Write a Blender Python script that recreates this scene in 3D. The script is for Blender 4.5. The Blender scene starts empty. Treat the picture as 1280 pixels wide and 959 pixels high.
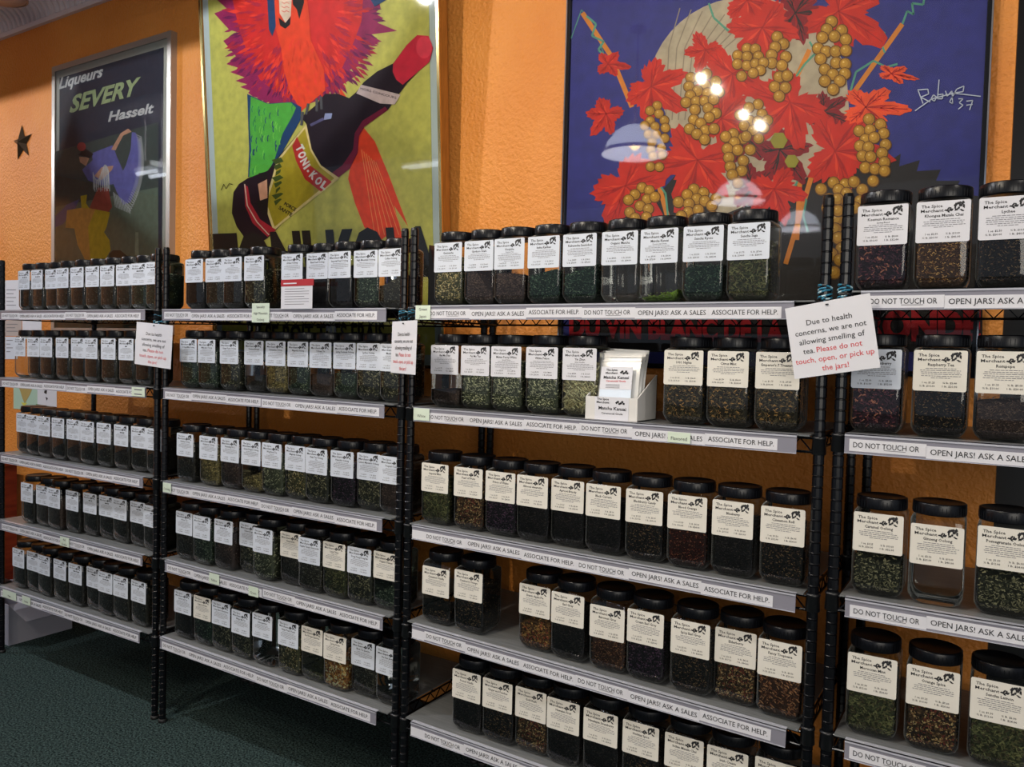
import bpy, math, random
import numpy as np
from mathutils import Matrix, Vector
random.seed(7)
C = bpy.context.scene.collection
S = bpy.context.scene
R_ = math.radians

# ------------------------------------------------------------------ camera
F_PX, YAW, PITCH, ROLL = 1000., -.559, -.0379, .0251
CAM = np.array([4.028, -1.915, 1.4864])
_F = np.array([math.sin(YAW)*math.cos(PITCH), math.cos(YAW)*math.cos(PITCH), math.sin(PITCH)])
_R = np.array([math.cos(YAW), -math.sin(YAW), 0.]); _U = np.cross(_R, _F)
_R2 = _R*math.cos(ROLL)+_U*math.sin(ROLL); _U2 = -_R*math.sin(ROLL)+_U*math.cos(ROLL)
cd = bpy.data.cameras.new('camera'); co = bpy.data.objects.new('camera', cd); C.objects.link(co)
cd.sensor_width = 36; cd.lens = 36*F_PX/1280; cd.clip_start = .02
m = Matrix.Identity(4)
for i in range(3):
    m[i][0] = _R2[i]; m[i][1] = _U2[i]; m[i][2] = -_F[i]; m[i][3] = CAM[i]
co.matrix_world = m
S.camera = co

def at(u, v, Y=None, Z=None, X=None, a=0., z0=1.5):
    """real position of a measured point on the plane Y (leaning forward by a), Z or X"""
    d = _F+_R2*(u-640)/F_PX-_U2*(v-479.5)/F_PX
    if Y is not None: t = (Y-CAM[1]-a*(CAM[2]-z0))/(d[1]+a*d[2])
    elif Z is not None: t = (Z-CAM[2])/d[2]
    else: t = (X-CAM[0])/d[0]
    return CAM+t*d

# ------------------------------------------------------------------ world, exposure, large lights
S.view_settings.view_transform = 'Standard'; S.view_settings.look = 'None'
S.view_settings.exposure = 0.0; S.view_settings.gamma = 1
S.view_settings.use_curve_mapping = False
w = bpy.data.worlds.new('shop_ambient'); S.world = w; w.use_nodes = True
w.node_tree.nodes['Background'].inputs[0].default_value = (.72, .82, 1., 1)
w.node_tree.nodes['Background'].inputs[1].default_value = .34
def area(name, loc, rot, sx, sy, power, col):
    l = bpy.data.lights.new(name, 'AREA'); l.shape = 'RECTANGLE'; l.size = sx; l.size_y = sy
    l.energy = power; l.color = col
    o = bpy.data.objects.new(name, l); o.location = loc; o.rotation_euler = [R_(x) for x in rot]; C.objects.link(o)
area('added_right_fill', (6.3, -4.6, 2.0), (78, 0, 22), 3.2, 1.9, 88, (1., .93, .82))  # unseen warm fill added behind and to the right of the camera
def spot(name, loc, tgt, power, col, angle, blend=.6, r=.05):
    l = bpy.data.lights.new(name, 'SPOT'); l.energy = power; l.color = col
    l.spot_size = R_(angle); l.spot_blend = blend; l.shadow_soft_size = r
    o = bpy.data.objects.new(name, l); o.location = loc; C.objects.link(o)
    o.rotation_euler = (Vector(tgt)-Vector(loc)).to_track_quat('-Z', 'Y').to_euler()

# ------------------------------------------------------------------ materials
def lin(c):
    return tuple(((x/255)/12.92 if x/255 <= .04045 else ((x/255+.055)/1.055)**2.4) for x in c)+(1,)
MATS = {}
def mat(name, col, rough=.5, metal=0., spec=.5, emit=None, estr=0., coat=0.):
    if name in MATS: return MATS[name]
    m = bpy.data.materials.new(name); m.use_nodes = True
    b = m.node_tree.nodes['Principled BSDF']
    b.inputs['Base Color'].default_value = lin(col); b.inputs['Roughness'].default_value = rough
    b.inputs['Metallic'].default_value = metal; b.inputs['Specular IOR Level'].default_value = spec
    b.inputs['Coat Weight'].default_value = coat
    if emit: b.inputs['Emission Color'].default_value = lin(emit); b.inputs['Emission Strength'].default_value = estr
    MATS[name] = m; return m
def N(m, t, **kw):
    n = m.node_tree.nodes.new(t)
    for k, v in kw.items(): setattr(n, k, v)
    return n
def noise_mat(name, c1, c2, scale, rough=.6, bump=0., bscale=None, detail=4, spec=.3, stretch=(1, 1, 1), bdist=.01, lo=.35, hi=.65):
    m = mat(name, c1, rough, spec=spec); nt = m.node_tree; L = nt.links; b = nt.nodes['Principled BSDF']
    tc = N(m, 'ShaderNodeTexCoord'); mp = N(m, 'ShaderNodeMapping'); mp.inputs['Scale'].default_value = stretch
    L.new(tc.outputs['Object'], mp.inputs['Vector'])
    no = N(m, 'ShaderNodeTexNoise'); no.inputs['Scale'].default_value = scale; no.inputs['Detail'].default_value = detail
    L.new(mp.outputs[0], no.inputs['Vector'])
    cr = N(m, 'ShaderNodeValToRGB'); cr.color_ramp.elements[0].position = lo; cr.color_ramp.elements[1].position = hi
    cr.color_ramp.elements[0].color = lin(c1); cr.color_ramp.elements[1].color = lin(c2)
    L.new(no.outputs[0], cr.inputs[0]); L.new(cr.outputs[0], b.inputs['Base Color'])
    if bump:
        n2 = N(m, 'ShaderNodeTexNoise'); n2.inputs['Scale'].default_value = bscale or scale; n2.inputs['Detail'].default_value = 5
        L.new(mp.outputs[0], n2.inputs['Vector'])
        bp = N(m, 'ShaderNodeBump'); bp.inputs['Strength'].default_value = bump; bp.inputs['Distance'].default_value = bdist
        L.new(n2.outputs[0], bp.inputs['Height']); L.new(bp.outputs[0], b.inputs['Normal'])
    return m
M_WALL = noise_mat('orange_stucco', (206, 124, 48), (220, 143, 64), 1.6, .5, .9, 75, bdist=.008, spec=.35)
M_CEIL = noise_mat('ceiling_paint', (196, 186, 190), (206, 198, 200), 3, .6)
M_TRIM = mat('cornice_paint', (218, 208, 213), .5)
M_CARPET = noise_mat('green_carpet', (16, 24, 25), (80, 100, 98), 130, .95, 1., 160, detail=8, spec=.05, bdist=.012, lo=.36, hi=.68)
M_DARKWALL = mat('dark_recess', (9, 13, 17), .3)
M_BLACK = mat('black_coated_steel', (9, 10, 14), .25, spec=.38)
M_COLLAR = mat('black_plastic_clip', (16, 17, 20), .35)
M_LID = mat('black_lid_plastic', (9, 10, 15), .30, spec=.35)
M_LINER = noise_mat('grey_shelf_liner', (98, 101, 103), (120, 122, 122), 6, .32, stretch=(1, 30, 1), spec=.5)
M_HOLDER = mat('grey_clear_channel', (132, 131, 142), .25, spec=.5)
M_LIP = mat('clear_channel_lip', (176, 178, 188), .2, spec=.6)
M_PAPER = mat('white_paper', (212, 212, 218), .6, spec=.3)
M_CREAM = mat('cream_label_paper', (218, 214, 204), .6, spec=.3)
M_COOL = mat('white_label_paper', (204, 210, 220), .6, spec=.3)
M_INK = mat('black_ink', (28, 28, 32), .6)
M_GINK = mat('grey_ink', (112, 112, 118), .7)
M_RED = mat('red_ink', (205, 62, 66), .6)
M_TAG = mat('pale_green_tag', (205, 218, 200), .6)
def glass_mat(name, tint, glo=.9, rim=0.):
    m = bpy.data.materials.new(name); m.use_nodes = True; nt = m.node_tree; nt.nodes.clear(); L = nt.links
    out = N(m, 'ShaderNodeOutputMaterial'); mix = N(m, 'ShaderNodeMixShader')
    tr = N(m, 'ShaderNodeBsdfTransparent'); tr.inputs[0].default_value = lin(tint)
    gl = N(m, 'ShaderNodeBsdfGlossy'); gl.inputs['Roughness'].default_value = .03; gl.inputs[0].default_value = (glo, glo, glo, 1)
    fr = N(m, 'ShaderNodeFresnel'); fr.inputs[0].default_value = 1.5
    L.new(fr.outputs[0], mix.inputs[0]); L.new(tr.outputs[0], mix.inputs[1]); L.new(gl.outputs[0], mix.inputs[2])
    if rim:  # pale rim mixed in at grazing angles in place of refracted edge light
        lw = N(m, 'ShaderNodeLayerWeight'); lw.inputs[0].default_value = .5
        pw = N(m, 'ShaderNodeMath', operation='POWER'); pw.inputs[1].default_value = 5.
        ml = N(m, 'ShaderNodeMath', operation='MULTIPLY'); ml.inputs[1].default_value = rim
        df = N(m, 'ShaderNodeBsdfTranslucent'); df.inputs[0].default_value = (.8, .82, .8, 1)
        d2 = N(m, 'ShaderNodeBsdfDiffuse'); d2.inputs[0].default_value = (.8, .82, .8, 1)
        ad = N(m, 'ShaderNodeMixShader'); L.new(df.outputs[0], ad.inputs[1]); L.new(d2.outputs[0], ad.inputs[2])
        mx = N(m, 'ShaderNodeMixShader'); L.new(lw.outputs['Facing'], pw.inputs[0]); L.new(pw.outputs[0], ml.inputs[0]); L.new(ml.outputs[0], mx.inputs[0])
        L.new(mix.outputs[0], mx.inputs[1]); L.new(ad.outputs[0], mx.inputs[2]); L.new(mx.outputs[0], out.inputs[0])
    else: L.new(mix.outputs[0], out.inputs[0])
    return m
M_GLASS = glass_mat('jar_glass', (242, 245, 243), rim=.55)
M_PGLASS = glass_mat('picture_glass', (250, 252, 250))

# ------------------------------------------------------------------ mesh helpers
class MB:
    def __init__(s): s.v = []; s.f = []; s.mi = []; s.mats = []; s.sm = []
    def slot(s, m):
        if m not in s.mats: s.mats.append(m)
        return s.mats.index(m)
    def add(s, vs, fs, m, smooth=False):
        o = len(s.v); s.v += [tuple(v) for v in vs]; k = s.slot(m)
        for f in fs: s.f.append(tuple(i+o for i in f)); s.mi.append(k); s.sm.append(smooth)
    def box(s, a, b, m):
        x0, y0, z0 = a; x1, y1, z1 = b
        s.add([(x0,y0,z0),(x1,y0,z0),(x1,y1,z0),(x0,y1,z0),(x0,y0,z1),(x1,y0,z1),(x1,y1,z1),(x0,y1,z1)],
              [(0,3,2,1),(4,5,6,7),(0,1,5,4),(1,2,6,5),(2,3,7,6),(3,0,4,7)], m)
    def tube(s, p, q, r, m, n=5, r2=None):
        p = Vector(p); q = Vector(q); d = (q-p).normalized(); r2 = r if r2 is None else r2
        a = d.orthogonal().normalized(); b = d.cross(a); vs = []
        for k, (c, rr) in enumerate(((p, r), (q, r2))):
            for i in range(n):
                t = 2*math.pi*i/n; vs.append(c+(a*math.cos(t)+b*math.sin(t))*rr)
        s.add(vs, [(i, (i+1) % n, n+(i+1) % n, n+i) for i in range(n)]+[tuple(range(n-1, -1, -1)), tuple(range(n, 2*n))], m, False)
    def path(s, pts, r, m, n=5):
        for p, q in zip(pts[:-1], pts[1:]): s.tube(p, q, r, m, n)
    def lathe(s, prof, m, n=24, c=(0, 0, 0), smooth=True, cap=True):
        vs = []
        for r, z in prof:
            for i in range(n):
                t = 2*math.pi*i/n; vs.append((c[0]+r*math.cos(t), c[1]+r*math.sin(t), c[2]+z))
        fs = []
        for k in range(len(prof)-1):
            for i in range(n): fs.append((k*n+i, k*n+(i+1) % n, (k+1)*n+(i+1) % n, (k+1)*n+i))
        s.add(vs, fs, m, smooth)
        if cap:
            s.add([vs[i] for i in range(n)], [tuple(range(n-1, -1, -1))], m)
            k = (len(prof)-1)*n; s.add([vs[k+i] for i in range(n)], [tuple(range(n))], m)
    def mesh(s, name):
        me = bpy.data.meshes.new(name); me.from_pydata(s.v, [], s.f)
        for m in s.mats: me.materials.append(m)
        me.polygons.foreach_set('material_index', s.mi); me.polygons.foreach_set('use_smooth', s.sm)
        me.update(); return me
    def build(s, name, parent=None, loc=None):
        return obj(name, s.mesh(name), parent, loc)
def obj(name, me, parent=None, loc=None):
    o = bpy.data.objects.new(name, me); C.objects.link(o)
    if parent: o.parent = parent
    if loc is not None: o.location = loc
    return o
def thing(name, label, cat, loc=(0, 0, 0), group=None, rotz=0):
    o = bpy.data.objects.new(name, None); C.objects.link(o); o.empty_display_size = .05
    o.location = loc; o.rotation_euler.z = rotz
    tag(o, label, cat, group); return o
def tag(o, label, cat, group=None):
    o['label'] = label; o['category'] = cat
    if group: o['group'] = group
    return o
def struct(o): o['kind'] = 'structure'; return o

_TC = {}
def text_geo(s, bold=0., res=2):
    """flat triangulated letters of a string: verts2d, faces, width, cap height 1"""
    k = (s, bold, res)
    if k in _TC: return _TC[k]
    cu = bpy.data.curves.new('t', 'FONT'); cu.body = s; cu.size = 1; cu.offset = bold; cu.resolution_u = res; cu.fill_mode = 'FRONT'
    o = bpy.data.objects.new('t', cu); C.objects.link(o)
    dg = bpy.context.evaluated_depsgraph_get(); me = o.evaluated_get(dg).to_mesh()
    vs = [(v.co.x, v.co.y) for v in me.vertices]; fs = [tuple(p.vertices) for p in me.polygons]
    o.evaluated_get(dg).to_mesh_clear(); bpy.data.objects.remove(o); bpy.data.curves.remove(cu)
    w0 = min(v[0] for v in vs); w1 = max(v[0] for v in vs)
    vs = [((x-w0)/.70, y/.70) for x, y in vs]
    _TC[k] = (vs, fs, (w1-w0)/.70); return _TC[k]
def put_text(mb, s, P, m, h, width=None, align='L', bold=.012, x=0., y=0., slant=0., res=2):
    """letters placed by the map P(x, y) -> 3d; h = cap height"""
    vs, fs, wd = text_geo(s, bold, res)
    sx = h if width is None else width/wd
    ww = wd*sx; ox = x if align == 'L' else (x-ww/2 if align == 'C' else x-ww)
    mb.add([P(ox+vx*sx+vy*h*slant, y+vy*h) for vx, vy in vs], fs, m)
    return ww

# ------------------------------------------------------------------ the room
WY = .565
mb = MB(); mb.box((-5.5, WY, 0), (4.0, WY+.15, 3.4), M_WALL); struct(mb.build('wall_back'))
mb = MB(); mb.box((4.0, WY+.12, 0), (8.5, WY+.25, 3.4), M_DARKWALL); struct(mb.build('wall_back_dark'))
mb = MB(); mb.box((-5.5, -6.5, -.05), (8.5, WY+.15, 0), M_CARPET); struct(mb.build('floor'))
mb = MB(); mb.box((-5.5, -6.5, 3.42), (8.5, WY+.15, 3.5), M_CEIL); struct(mb.build('ceiling'))
mb = MB(); mb.box((-5.65, -6.5, 0), (-5.5, WY+.15, 3.5), M_WALL); struct(mb.build('wall_left'))
mb = MB(); mb.box((-5.5, WY-.012, 0), (4.0, WY, .10), mat('dark_baseboard', (22, 20, 20), .5)); struct(mb.build('baseboard_back'))
# ribbed cove cornice
mb = MB(); mb.box((-5.5, WY-.022, 3.285), (4.0, WY, 3.312), M_TRIM)
prof = [(WY-.012-.13*(1-math.cos(t)), 3.312+.108*math.sin(t)) for t in [i*math.pi/2/6 for i in range(7)]]
for (ya, za), (yb, zb) in zip(prof[:-1], prof[1:]):
    mb.add([(-5.5, ya, za), (4.0, ya, za), (4.0, yb, zb), (-5.5, yb, zb)], [(0, 1, 2, 3)], M_TRIM)
struct(mb.build('trim_1'))
mb = MB()
for (ya, za), (yb, zb) in zip(prof[:-1], prof[1:]):
    mb.tube((0, ya-.002, za), (0, yb-.002, zb), .015, M_TRIM, 8)
rib = mb.mesh('cornice_rib'); trim1 = bpy.data.objects['trim_1']
for i in range(70):
    obj('cornice_rib', rib, trim1, (-3.2+i*.050, 0, 0))

# ------------------------------------------------------------------ shelving racks
POSTS = {'A': (0., 1.195), 'B': (1.245, 2.43), 'C': (2.467, 3.66), 'D': (3.702, 4.895)}
STRIP = {  # measured left and right ends of each label channel: x0, z0, x1, z1 (bottom edge)
 'A': [(.035,1.582,1.155,1.580),(.04,1.272,1.165,1.276),(.035,.919,1.150,.921),(.04,.603,1.150,.611),(.035,.288,1.135,.300)],
 'B': [(1.266,1.579,2.385,1.574),(1.276,1.279,2.385,1.276),(1.281,.918,2.385,.920),(1.295,.615,2.395,.612),(1.269,.310,2.375,.306)],
 'C': [(2.500,1.580,3.60,1.580),(2.502,1.275,3.617,1.274),(2.505,.917,3.628,.910),(2.512,.614,3.618,.592),(2.515,.313,3.62,.300)],
 'D': [(3.74,1.600,4.86,1.600),(3.719,1.285,4.86,1.285),(3.734,.922,4.86,.928),(3.745,.604,4.86,.604),(3.75,.30,4.86,.30)]}
RACK_WORD = {'A': 'leftmost', 'B': 'second', 'C': 'third', 'D': 'rightmost'}
ROW_WORD = ['top', 'second', 'third', 'fourth', 'bottom']
DEP = .444
def shelf_top(u, i, x):
    x0, z0, x1, z1 = STRIP[u][i]; return z0+(z1-z0)*(x-x0)/(x1-x0)+.0435
mb = MB()
prof = [(.0125, 0)]
for i in range(72):
    z = .03+i*.0254
    prof += [(.0125, z-.0020), (.0106, z-.0006), (.0106, z+.0007), (.0133, z+.0016), (.0125, z+.0028)]
prof += [(.0125, 1.852), (.010, 1.86), (.002, 1.862)]
mb.lathe(prof, M_BLACK, 12, smooth=False)
POST_ME = mb.mesh('post')
mb = MB(); mb.lathe([(.0150, -.022), (.0168, -.020), (.0150, .012), (.0165, .014), (.0165, .018), (.0135, .020)], M_COLLAR, 16)
COL_ME = mb.mesh('shelf_clip')
mb = MB(); mb.lathe([(.013, 0), (.016, .002), (.016, .012), (.012, .014)], mat('black_foot', (20, 20, 20), .6), 12); FOOT_ME = mb.mesh('foot')

STRIP_SETS = {'TXT': ("DO NOT TOUCH OR", "OPEN JARS! ASK A SALES", "ASSOCIATE FOR HELP.")}
def strip_mesh(k, length):
    """one paper slip with its sentence part; local x to the right, z up, printed side towards -Y"""
    s = STRIP_SETS['TXT'][k]; mb = MB()
    mb.box((0, -.0004, 0), (length, .0002, .0265), M_PAPER)
    wtxt = (.130, .176, .156)[k]
    P = lambda x, y: (x, -.0009, y)
    put_text(mb, s, P, M_INK, .0118, width=wtxt, x=.008, y=.0085, bold=.004)
    if k == 0:
        mb.box((.008+.062, -.0010, .0058), (.008+.104, -.0006, .0066), M_INK)
    return mb.mesh('paper_strip')
SLIPS = [strip_mesh(0, .1514), strip_mesh(1, .1904), strip_mesh(2, .1714)]
SLIP_W = (.151, .190, .171)
racks = {}
for u in 'ABCD':
    xa, xb = POSTS[u]
    t = thing('wire_shelving_rack', {'A': 'black wire shelving rack at the far left end, in front of the papers',
        'B': 'black wire shelving rack below the yellow bottle poster, second from the left',
        'C': 'black wire shelving rack third from the left, holding a white box of pouches',
        'D': 'black wire shelving rack at the right edge, nearest the camera'}[u], 'shelving rack', (xa, 0, 0), 'wire shelving racks along the wall')
    racks[u] = t
    zc = [(STRIP[u][i][1]+STRIP[u][i][3])/2+.02 for i in range(5)]
    for x in (0, xb-xa):
        for y in (0, DEP):
            p = obj('post', POST_ME, t, (x, y, 0)); obj('foot', FOOT_ME, p, (0, 0, 0))
            for z in zc: obj('shelf_clip', COL_ME, p, (0, 0, z))
    for i in range(5):
        x0, z0, x1, z1 = STRIP[u][i]; W = xb-xa; tilt = (z1-z0)/(x1-x0)
        zb = shelf_top(u, i, xa)-.004
        mb = MB()
        e = .014; y0, y1 = -.006, DEP+.006
        for y in (y0, y1):
            mb.tube((e, y, 0-.004), (W-e, y, -.004), .0032, M_BLACK, 6); mb.tube((e, y, -.036), (W-e, y, -.036), .0032, M_BLACK, 6)
            n = 22; pts = [(e+(W-2*e)*k/(2*n), y, -.005 if k % 2 else -.035) for k in range(2*n+1)]
            mb.path(pts, .0019, M_BLACK, 4)
        for x in (e, W-e):
            mb.tube((x, y0, -.004), (x, y1, -.004), .0032, M_BLACK, 6); mb.tube((x, y0, -.036), (x, y1, -.036), .0032, M_BLACK, 6)
            pts = [(x, y0+(y1-y0)*k/16, -.005 if k % 2 else -.035) for k in range(17)]
            mb.path(pts, .0019, M_BLACK, 4)
        for k in range(1, 46):
            x = e+(W-2*e)*k/46; mb.box((x-.0014, y0, -.006), (x+.0014, y1, -.0032), M_BLACK)
        for y in (.11, .22, .33): mb.tube((e, y, -.0075), (W-e, y, -.0075), .0028, M_BLACK, 5)
        sh = mb.build('wire_shelf', t, (0, 0, zb)); sh.rotation_euler.y = -math.atan(tilt)
        mb = MB(); mb.box((.018, -.018, -.003), (W-.018, DEP-.004, .0005), M_LINER)
        mb.build('shelf_liner', sh, (0, 0, .003))['label'] = 'grey plastic shelf liner'
        # label channel on the front edge
        L = x1-x0; mb = MB()
        mb.box((0, -.0015, 0), (L, .0005, .0425), M_HOLDER)
        mb.box((0, -.0035, .0415), (L, .012, .0435), M_LIP); mb.box((0, -.0035, .0375), (L, -.0015, .0435), M_LIP)
        mb.box((0, -.0035, -.0005), (L, .0, .0008), M_LIP)
        h = mb.build('label_channel', t, (x0-xa, -.0285, z0)); h.rotation_euler.y = -math.atan(tilt)
        h['label'] = 'grey plastic label channel on the shelf edge'
        x = {'C': .048, 'D': .010}.get(u, .022); k = 0; rep = 0
        if u == 'B' : x = .012
        sc_ = {'A': 1.045, 'B': 1.045}.get(u, 1.)
        while x < L-.06 and rep < 6:
            if x+SLIP_W[k] > L+.004: break
            so = obj('paper_strip', SLIPS[k], h, (x, -.0016, .0018+(.0035 if (rep*7+i*3+ord(u)) % 5 == 1 else (.0018 if (rep+i) % 3 == 0 else 0))))
            so['label'] = 'white printed warning slip'; so.scale.x = sc_
            x += SLIP_W[k]*sc_; k = (k+1) % 3; rep += 1
            if u in 'AB' and rep == 3: x += .006 if i % 2 else 0
        if u == 'C':
            mb = MB(); mb.box((0, -.0003, 0), (.047, .0002, .026), M_PAPER); mb.build('paper_strip', h, (.001, -.0016, .0020))

# ------------------------------------------------------------------ tea colours and jar contents
def tea_mat(name, cols):
    def tone(c):
        g = sum(c)/3; k = 1.2 if max(c)-min(c) > 45 else 1.4
        return tuple(min(250, int((x*.82+g*.18)*k+12)) for x in c)
    cols = [tone(c) for c in cols]
    m = mat('tea_'+name, cols[0], .75, spec=.2); nt = m.node_tree; b = nt.nodes['Principled BSDF']
    g = N(m, 'ShaderNodeNewGeometry'); cr = N(m, 'ShaderNodeValToRGB'); cr.color_ramp.interpolation = 'CONSTANT'
    for i, c in enumerate(cols):
        if i < 2: el = cr.color_ramp.elements[i]; el.position = i/len(cols)
        else: el = cr.color_ramp.elements.new(i/len(cols))
        el.color = lin(c)
    nt.links.new(g.outputs['Random Per Island'], cr.inputs[0]); nt.links.new(cr.outputs[0], b.inputs['Base Color'])
    base = noise_mat('bed_'+name, tuple(int(x*.50) for x in cols[0]), tuple(int(x*.85) for x in cols[1]), 160, .85, .8, 200, bdist=.003)
    return m, base
K = {  # colours, flake length, flake width, description
 'dark':    ([(46,42,38),(36,33,31),(60,55,48),(80,76,68)], .0045, .0012, 'dark brown leaf tea'),
 'darkg':   ([(56,52,42),(42,40,34),(76,72,56),(100,98,84)], .005, .0013, 'dark olive leaf tea'),
 'green':   ([(52,66,50),(34,48,38),(84,98,76),(120,132,104)], .005, .0014, 'green leaf tea'),
 'dgreen':  ([(30,52,42),(22,38,32),(52,78,60),(40,66,50),(92,112,88)], .0045, .0012, 'dark green leaf tea'),
 'oolong':  ([(58,58,42),(40,42,34),(96,92,64),(128,122,90)], .005, .0020, 'rolled greenish oolong'),
 'gold':    ([(96,86,50),(150,130,70),(60,58,40),(190,172,104)], .005, .0022, 'golden green tea'),
 'geno':    ([(110,98,58),(62,66,42),(168,146,86),(205,186,130),(50,52,38)], .005, .0024, 'rice-speckled green tea'),
 'houji':   ([(74,56,50),(56,42,40),(104,84,72),(88,68,56)], .004, .0012, 'brown roasted tea'),
 'black':   ([(26,24,26),(20,19,22),(38,34,34),(54,46,42)], .0035, .0010, 'fine black tea'),
 'blackf':  ([(28,24,26),(22,20,22),(44,36,34),(88,60,40),(34,30,32),(120,92,60)], .004, .0014, 'fruit-flecked black tea'),
 'purple':  ([(34,26,38),(26,22,30),(58,42,60),(90,56,84),(44,36,42)], .0045, .0014, 'purple-flecked black tea'),
 'redb':    ([(60,22,18),(40,18,16),(104,34,24),(84,28,22),(150,84,54)], .0035, .0012, 'dark red tea'),
 'rooi':    ([(86,50,34),(60,36,28),(120,74,48),(150,98,60),(50,36,30)], .0045, .0014, 'reddish brown tea'),
 'chai':    ([(96,60,34),(66,42,28),(150,98,48),(196,146,76),(80,50,32)], .0045, .0016, 'spiced brown chai'),
 'rose':    ([(42,24,34),(34,20,28),(60,30,42),(38,24,30),(104,46,56),(34,22,30),(44,26,34),(164,96,72)], .0075, .0028, 'pink-petalled black tea'),
 'mix':     ([(58,50,34),(44,38,28),(92,76,46),(180,128,62),(74,66,42),(66,52,36),(108,90,56)], .0070, .0020, 'golden-flecked green tea'),
 'white':   ([(96,100,74),(62,68,50),(142,142,106),(176,172,134),(50,56,42)], .0080, .0018, 'pale green white tea'),
 'needle':  ([(150,140,96),(104,98,66),(188,178,128),(212,202,156),(84,80,56)], .0170, .0019, 'long silvery tea needles'),
 'mint':    ([(66,70,40),(50,54,32),(98,98,56),(78,74,42),(60,48,34)], .0085, .0022, 'olive green mint tea'),
 'fruitk':  ([(150,84,34),(196,132,52),(226,190,120),(110,56,26),(236,208,150)], .0090, .0058, 'chunky orange fruit pieces'),
 'pie':     ([(58,36,22),(150,98,42),(186,134,60),(90,54,30),(40,28,20),(160,60,36)], .0060, .0030, 'apple-flecked black tea'),
 'trop':    ([(104,58,34),(60,34,24),(150,90,52),(44,30,26),(176,120,74)], .0075, .0018, 'streaky reddish tea'),
 'elder':   ([(40,30,26),(90,62,36),(150,110,62),(30,24,24),(112,44,34),(190,160,100)], .0050, .0024, 'gold-flecked dark tea'),
 'fluff':   ([(76,56,46),(64,48,42),(92,70,58)], .004, .0012, 'faded brown powdery tea'),
 'matcha':  ([(134,176,48),(122,164,44),(150,190,60)], .002, .001, 'bright green powdered tea'),
}
TM = {k: tea_mat(k, v[0]) for k, v in K.items()}
H = .0525
def rrect(h, r, z, n=5):
    """rounded square ring, 4*n points"""
    pts = []
    for q in range(4):
        cx = (h-r)*(1 if q in (0, 3) else -1); cy = (h-r)*(1 if q < 2 else -1)
        for i in range(n):
            t = (q+i/(n-1))*math.pi/2; pts.append((cx+r*math.cos(t), cy+r*math.sin(t), z))
    return pts
def loft(mb, rings, m, smooth=True, bottom=True, top=False):
    n = len(rings[0]); vs = [p for r in rings for p in r]
    fs = [(k*n+i, k*n+(i+1) % n, (k+1)*n+(i+1) % n, (k+1)*n+i) for k in range(len(rings)-1) for i in range(n)]
    mb.add(vs, fs, m, smooth)
    if bottom: mb.add(rings[0], [tuple(range(n-1, -1, -1))], m)
    if top: mb.add(rings[-1], [tuple(range(n))], m)
mb = MB()
loft(mb, [rrect(.036, .020, .0005), rrect(.0395, .018, .0015), rrect(.0475, .015, .010), rrect(.0515, .012, .020), rrect(H, .0105, .026),
          rrect(H, .0105, .182), rrect(.0515, .013, .187), rrect(.049, .022, .1910), rrect(.0455, .0450, .1935), rrect(.0455, .0450, .200)], M_GLASS)
BODY_ME = mb.mesh('jar_body')
mb = MB(); n = 40
prof = [(.0465, 0), (.0520, .0005), (.0526, .003), (.0526, .0238), (.0517, .0258), (.0500, .0266), (.0475, .0268), (.0462, .0260), (.001, .0258)]
mb.lathe(prof, M_LID, n, smooth=True)
for i in range(n*2):
    t = math.pi*i/n; c, s_ = math.cos(t), math.sin(t)
    if i % 2 == 0: mb.box((.0524*c-.0006, .0524*s_-.0006, .004), (.0524*c+.0006, .0524*s_+.0006, .019), M_LID)
LID_ME = mb.mesh('lid')

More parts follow.
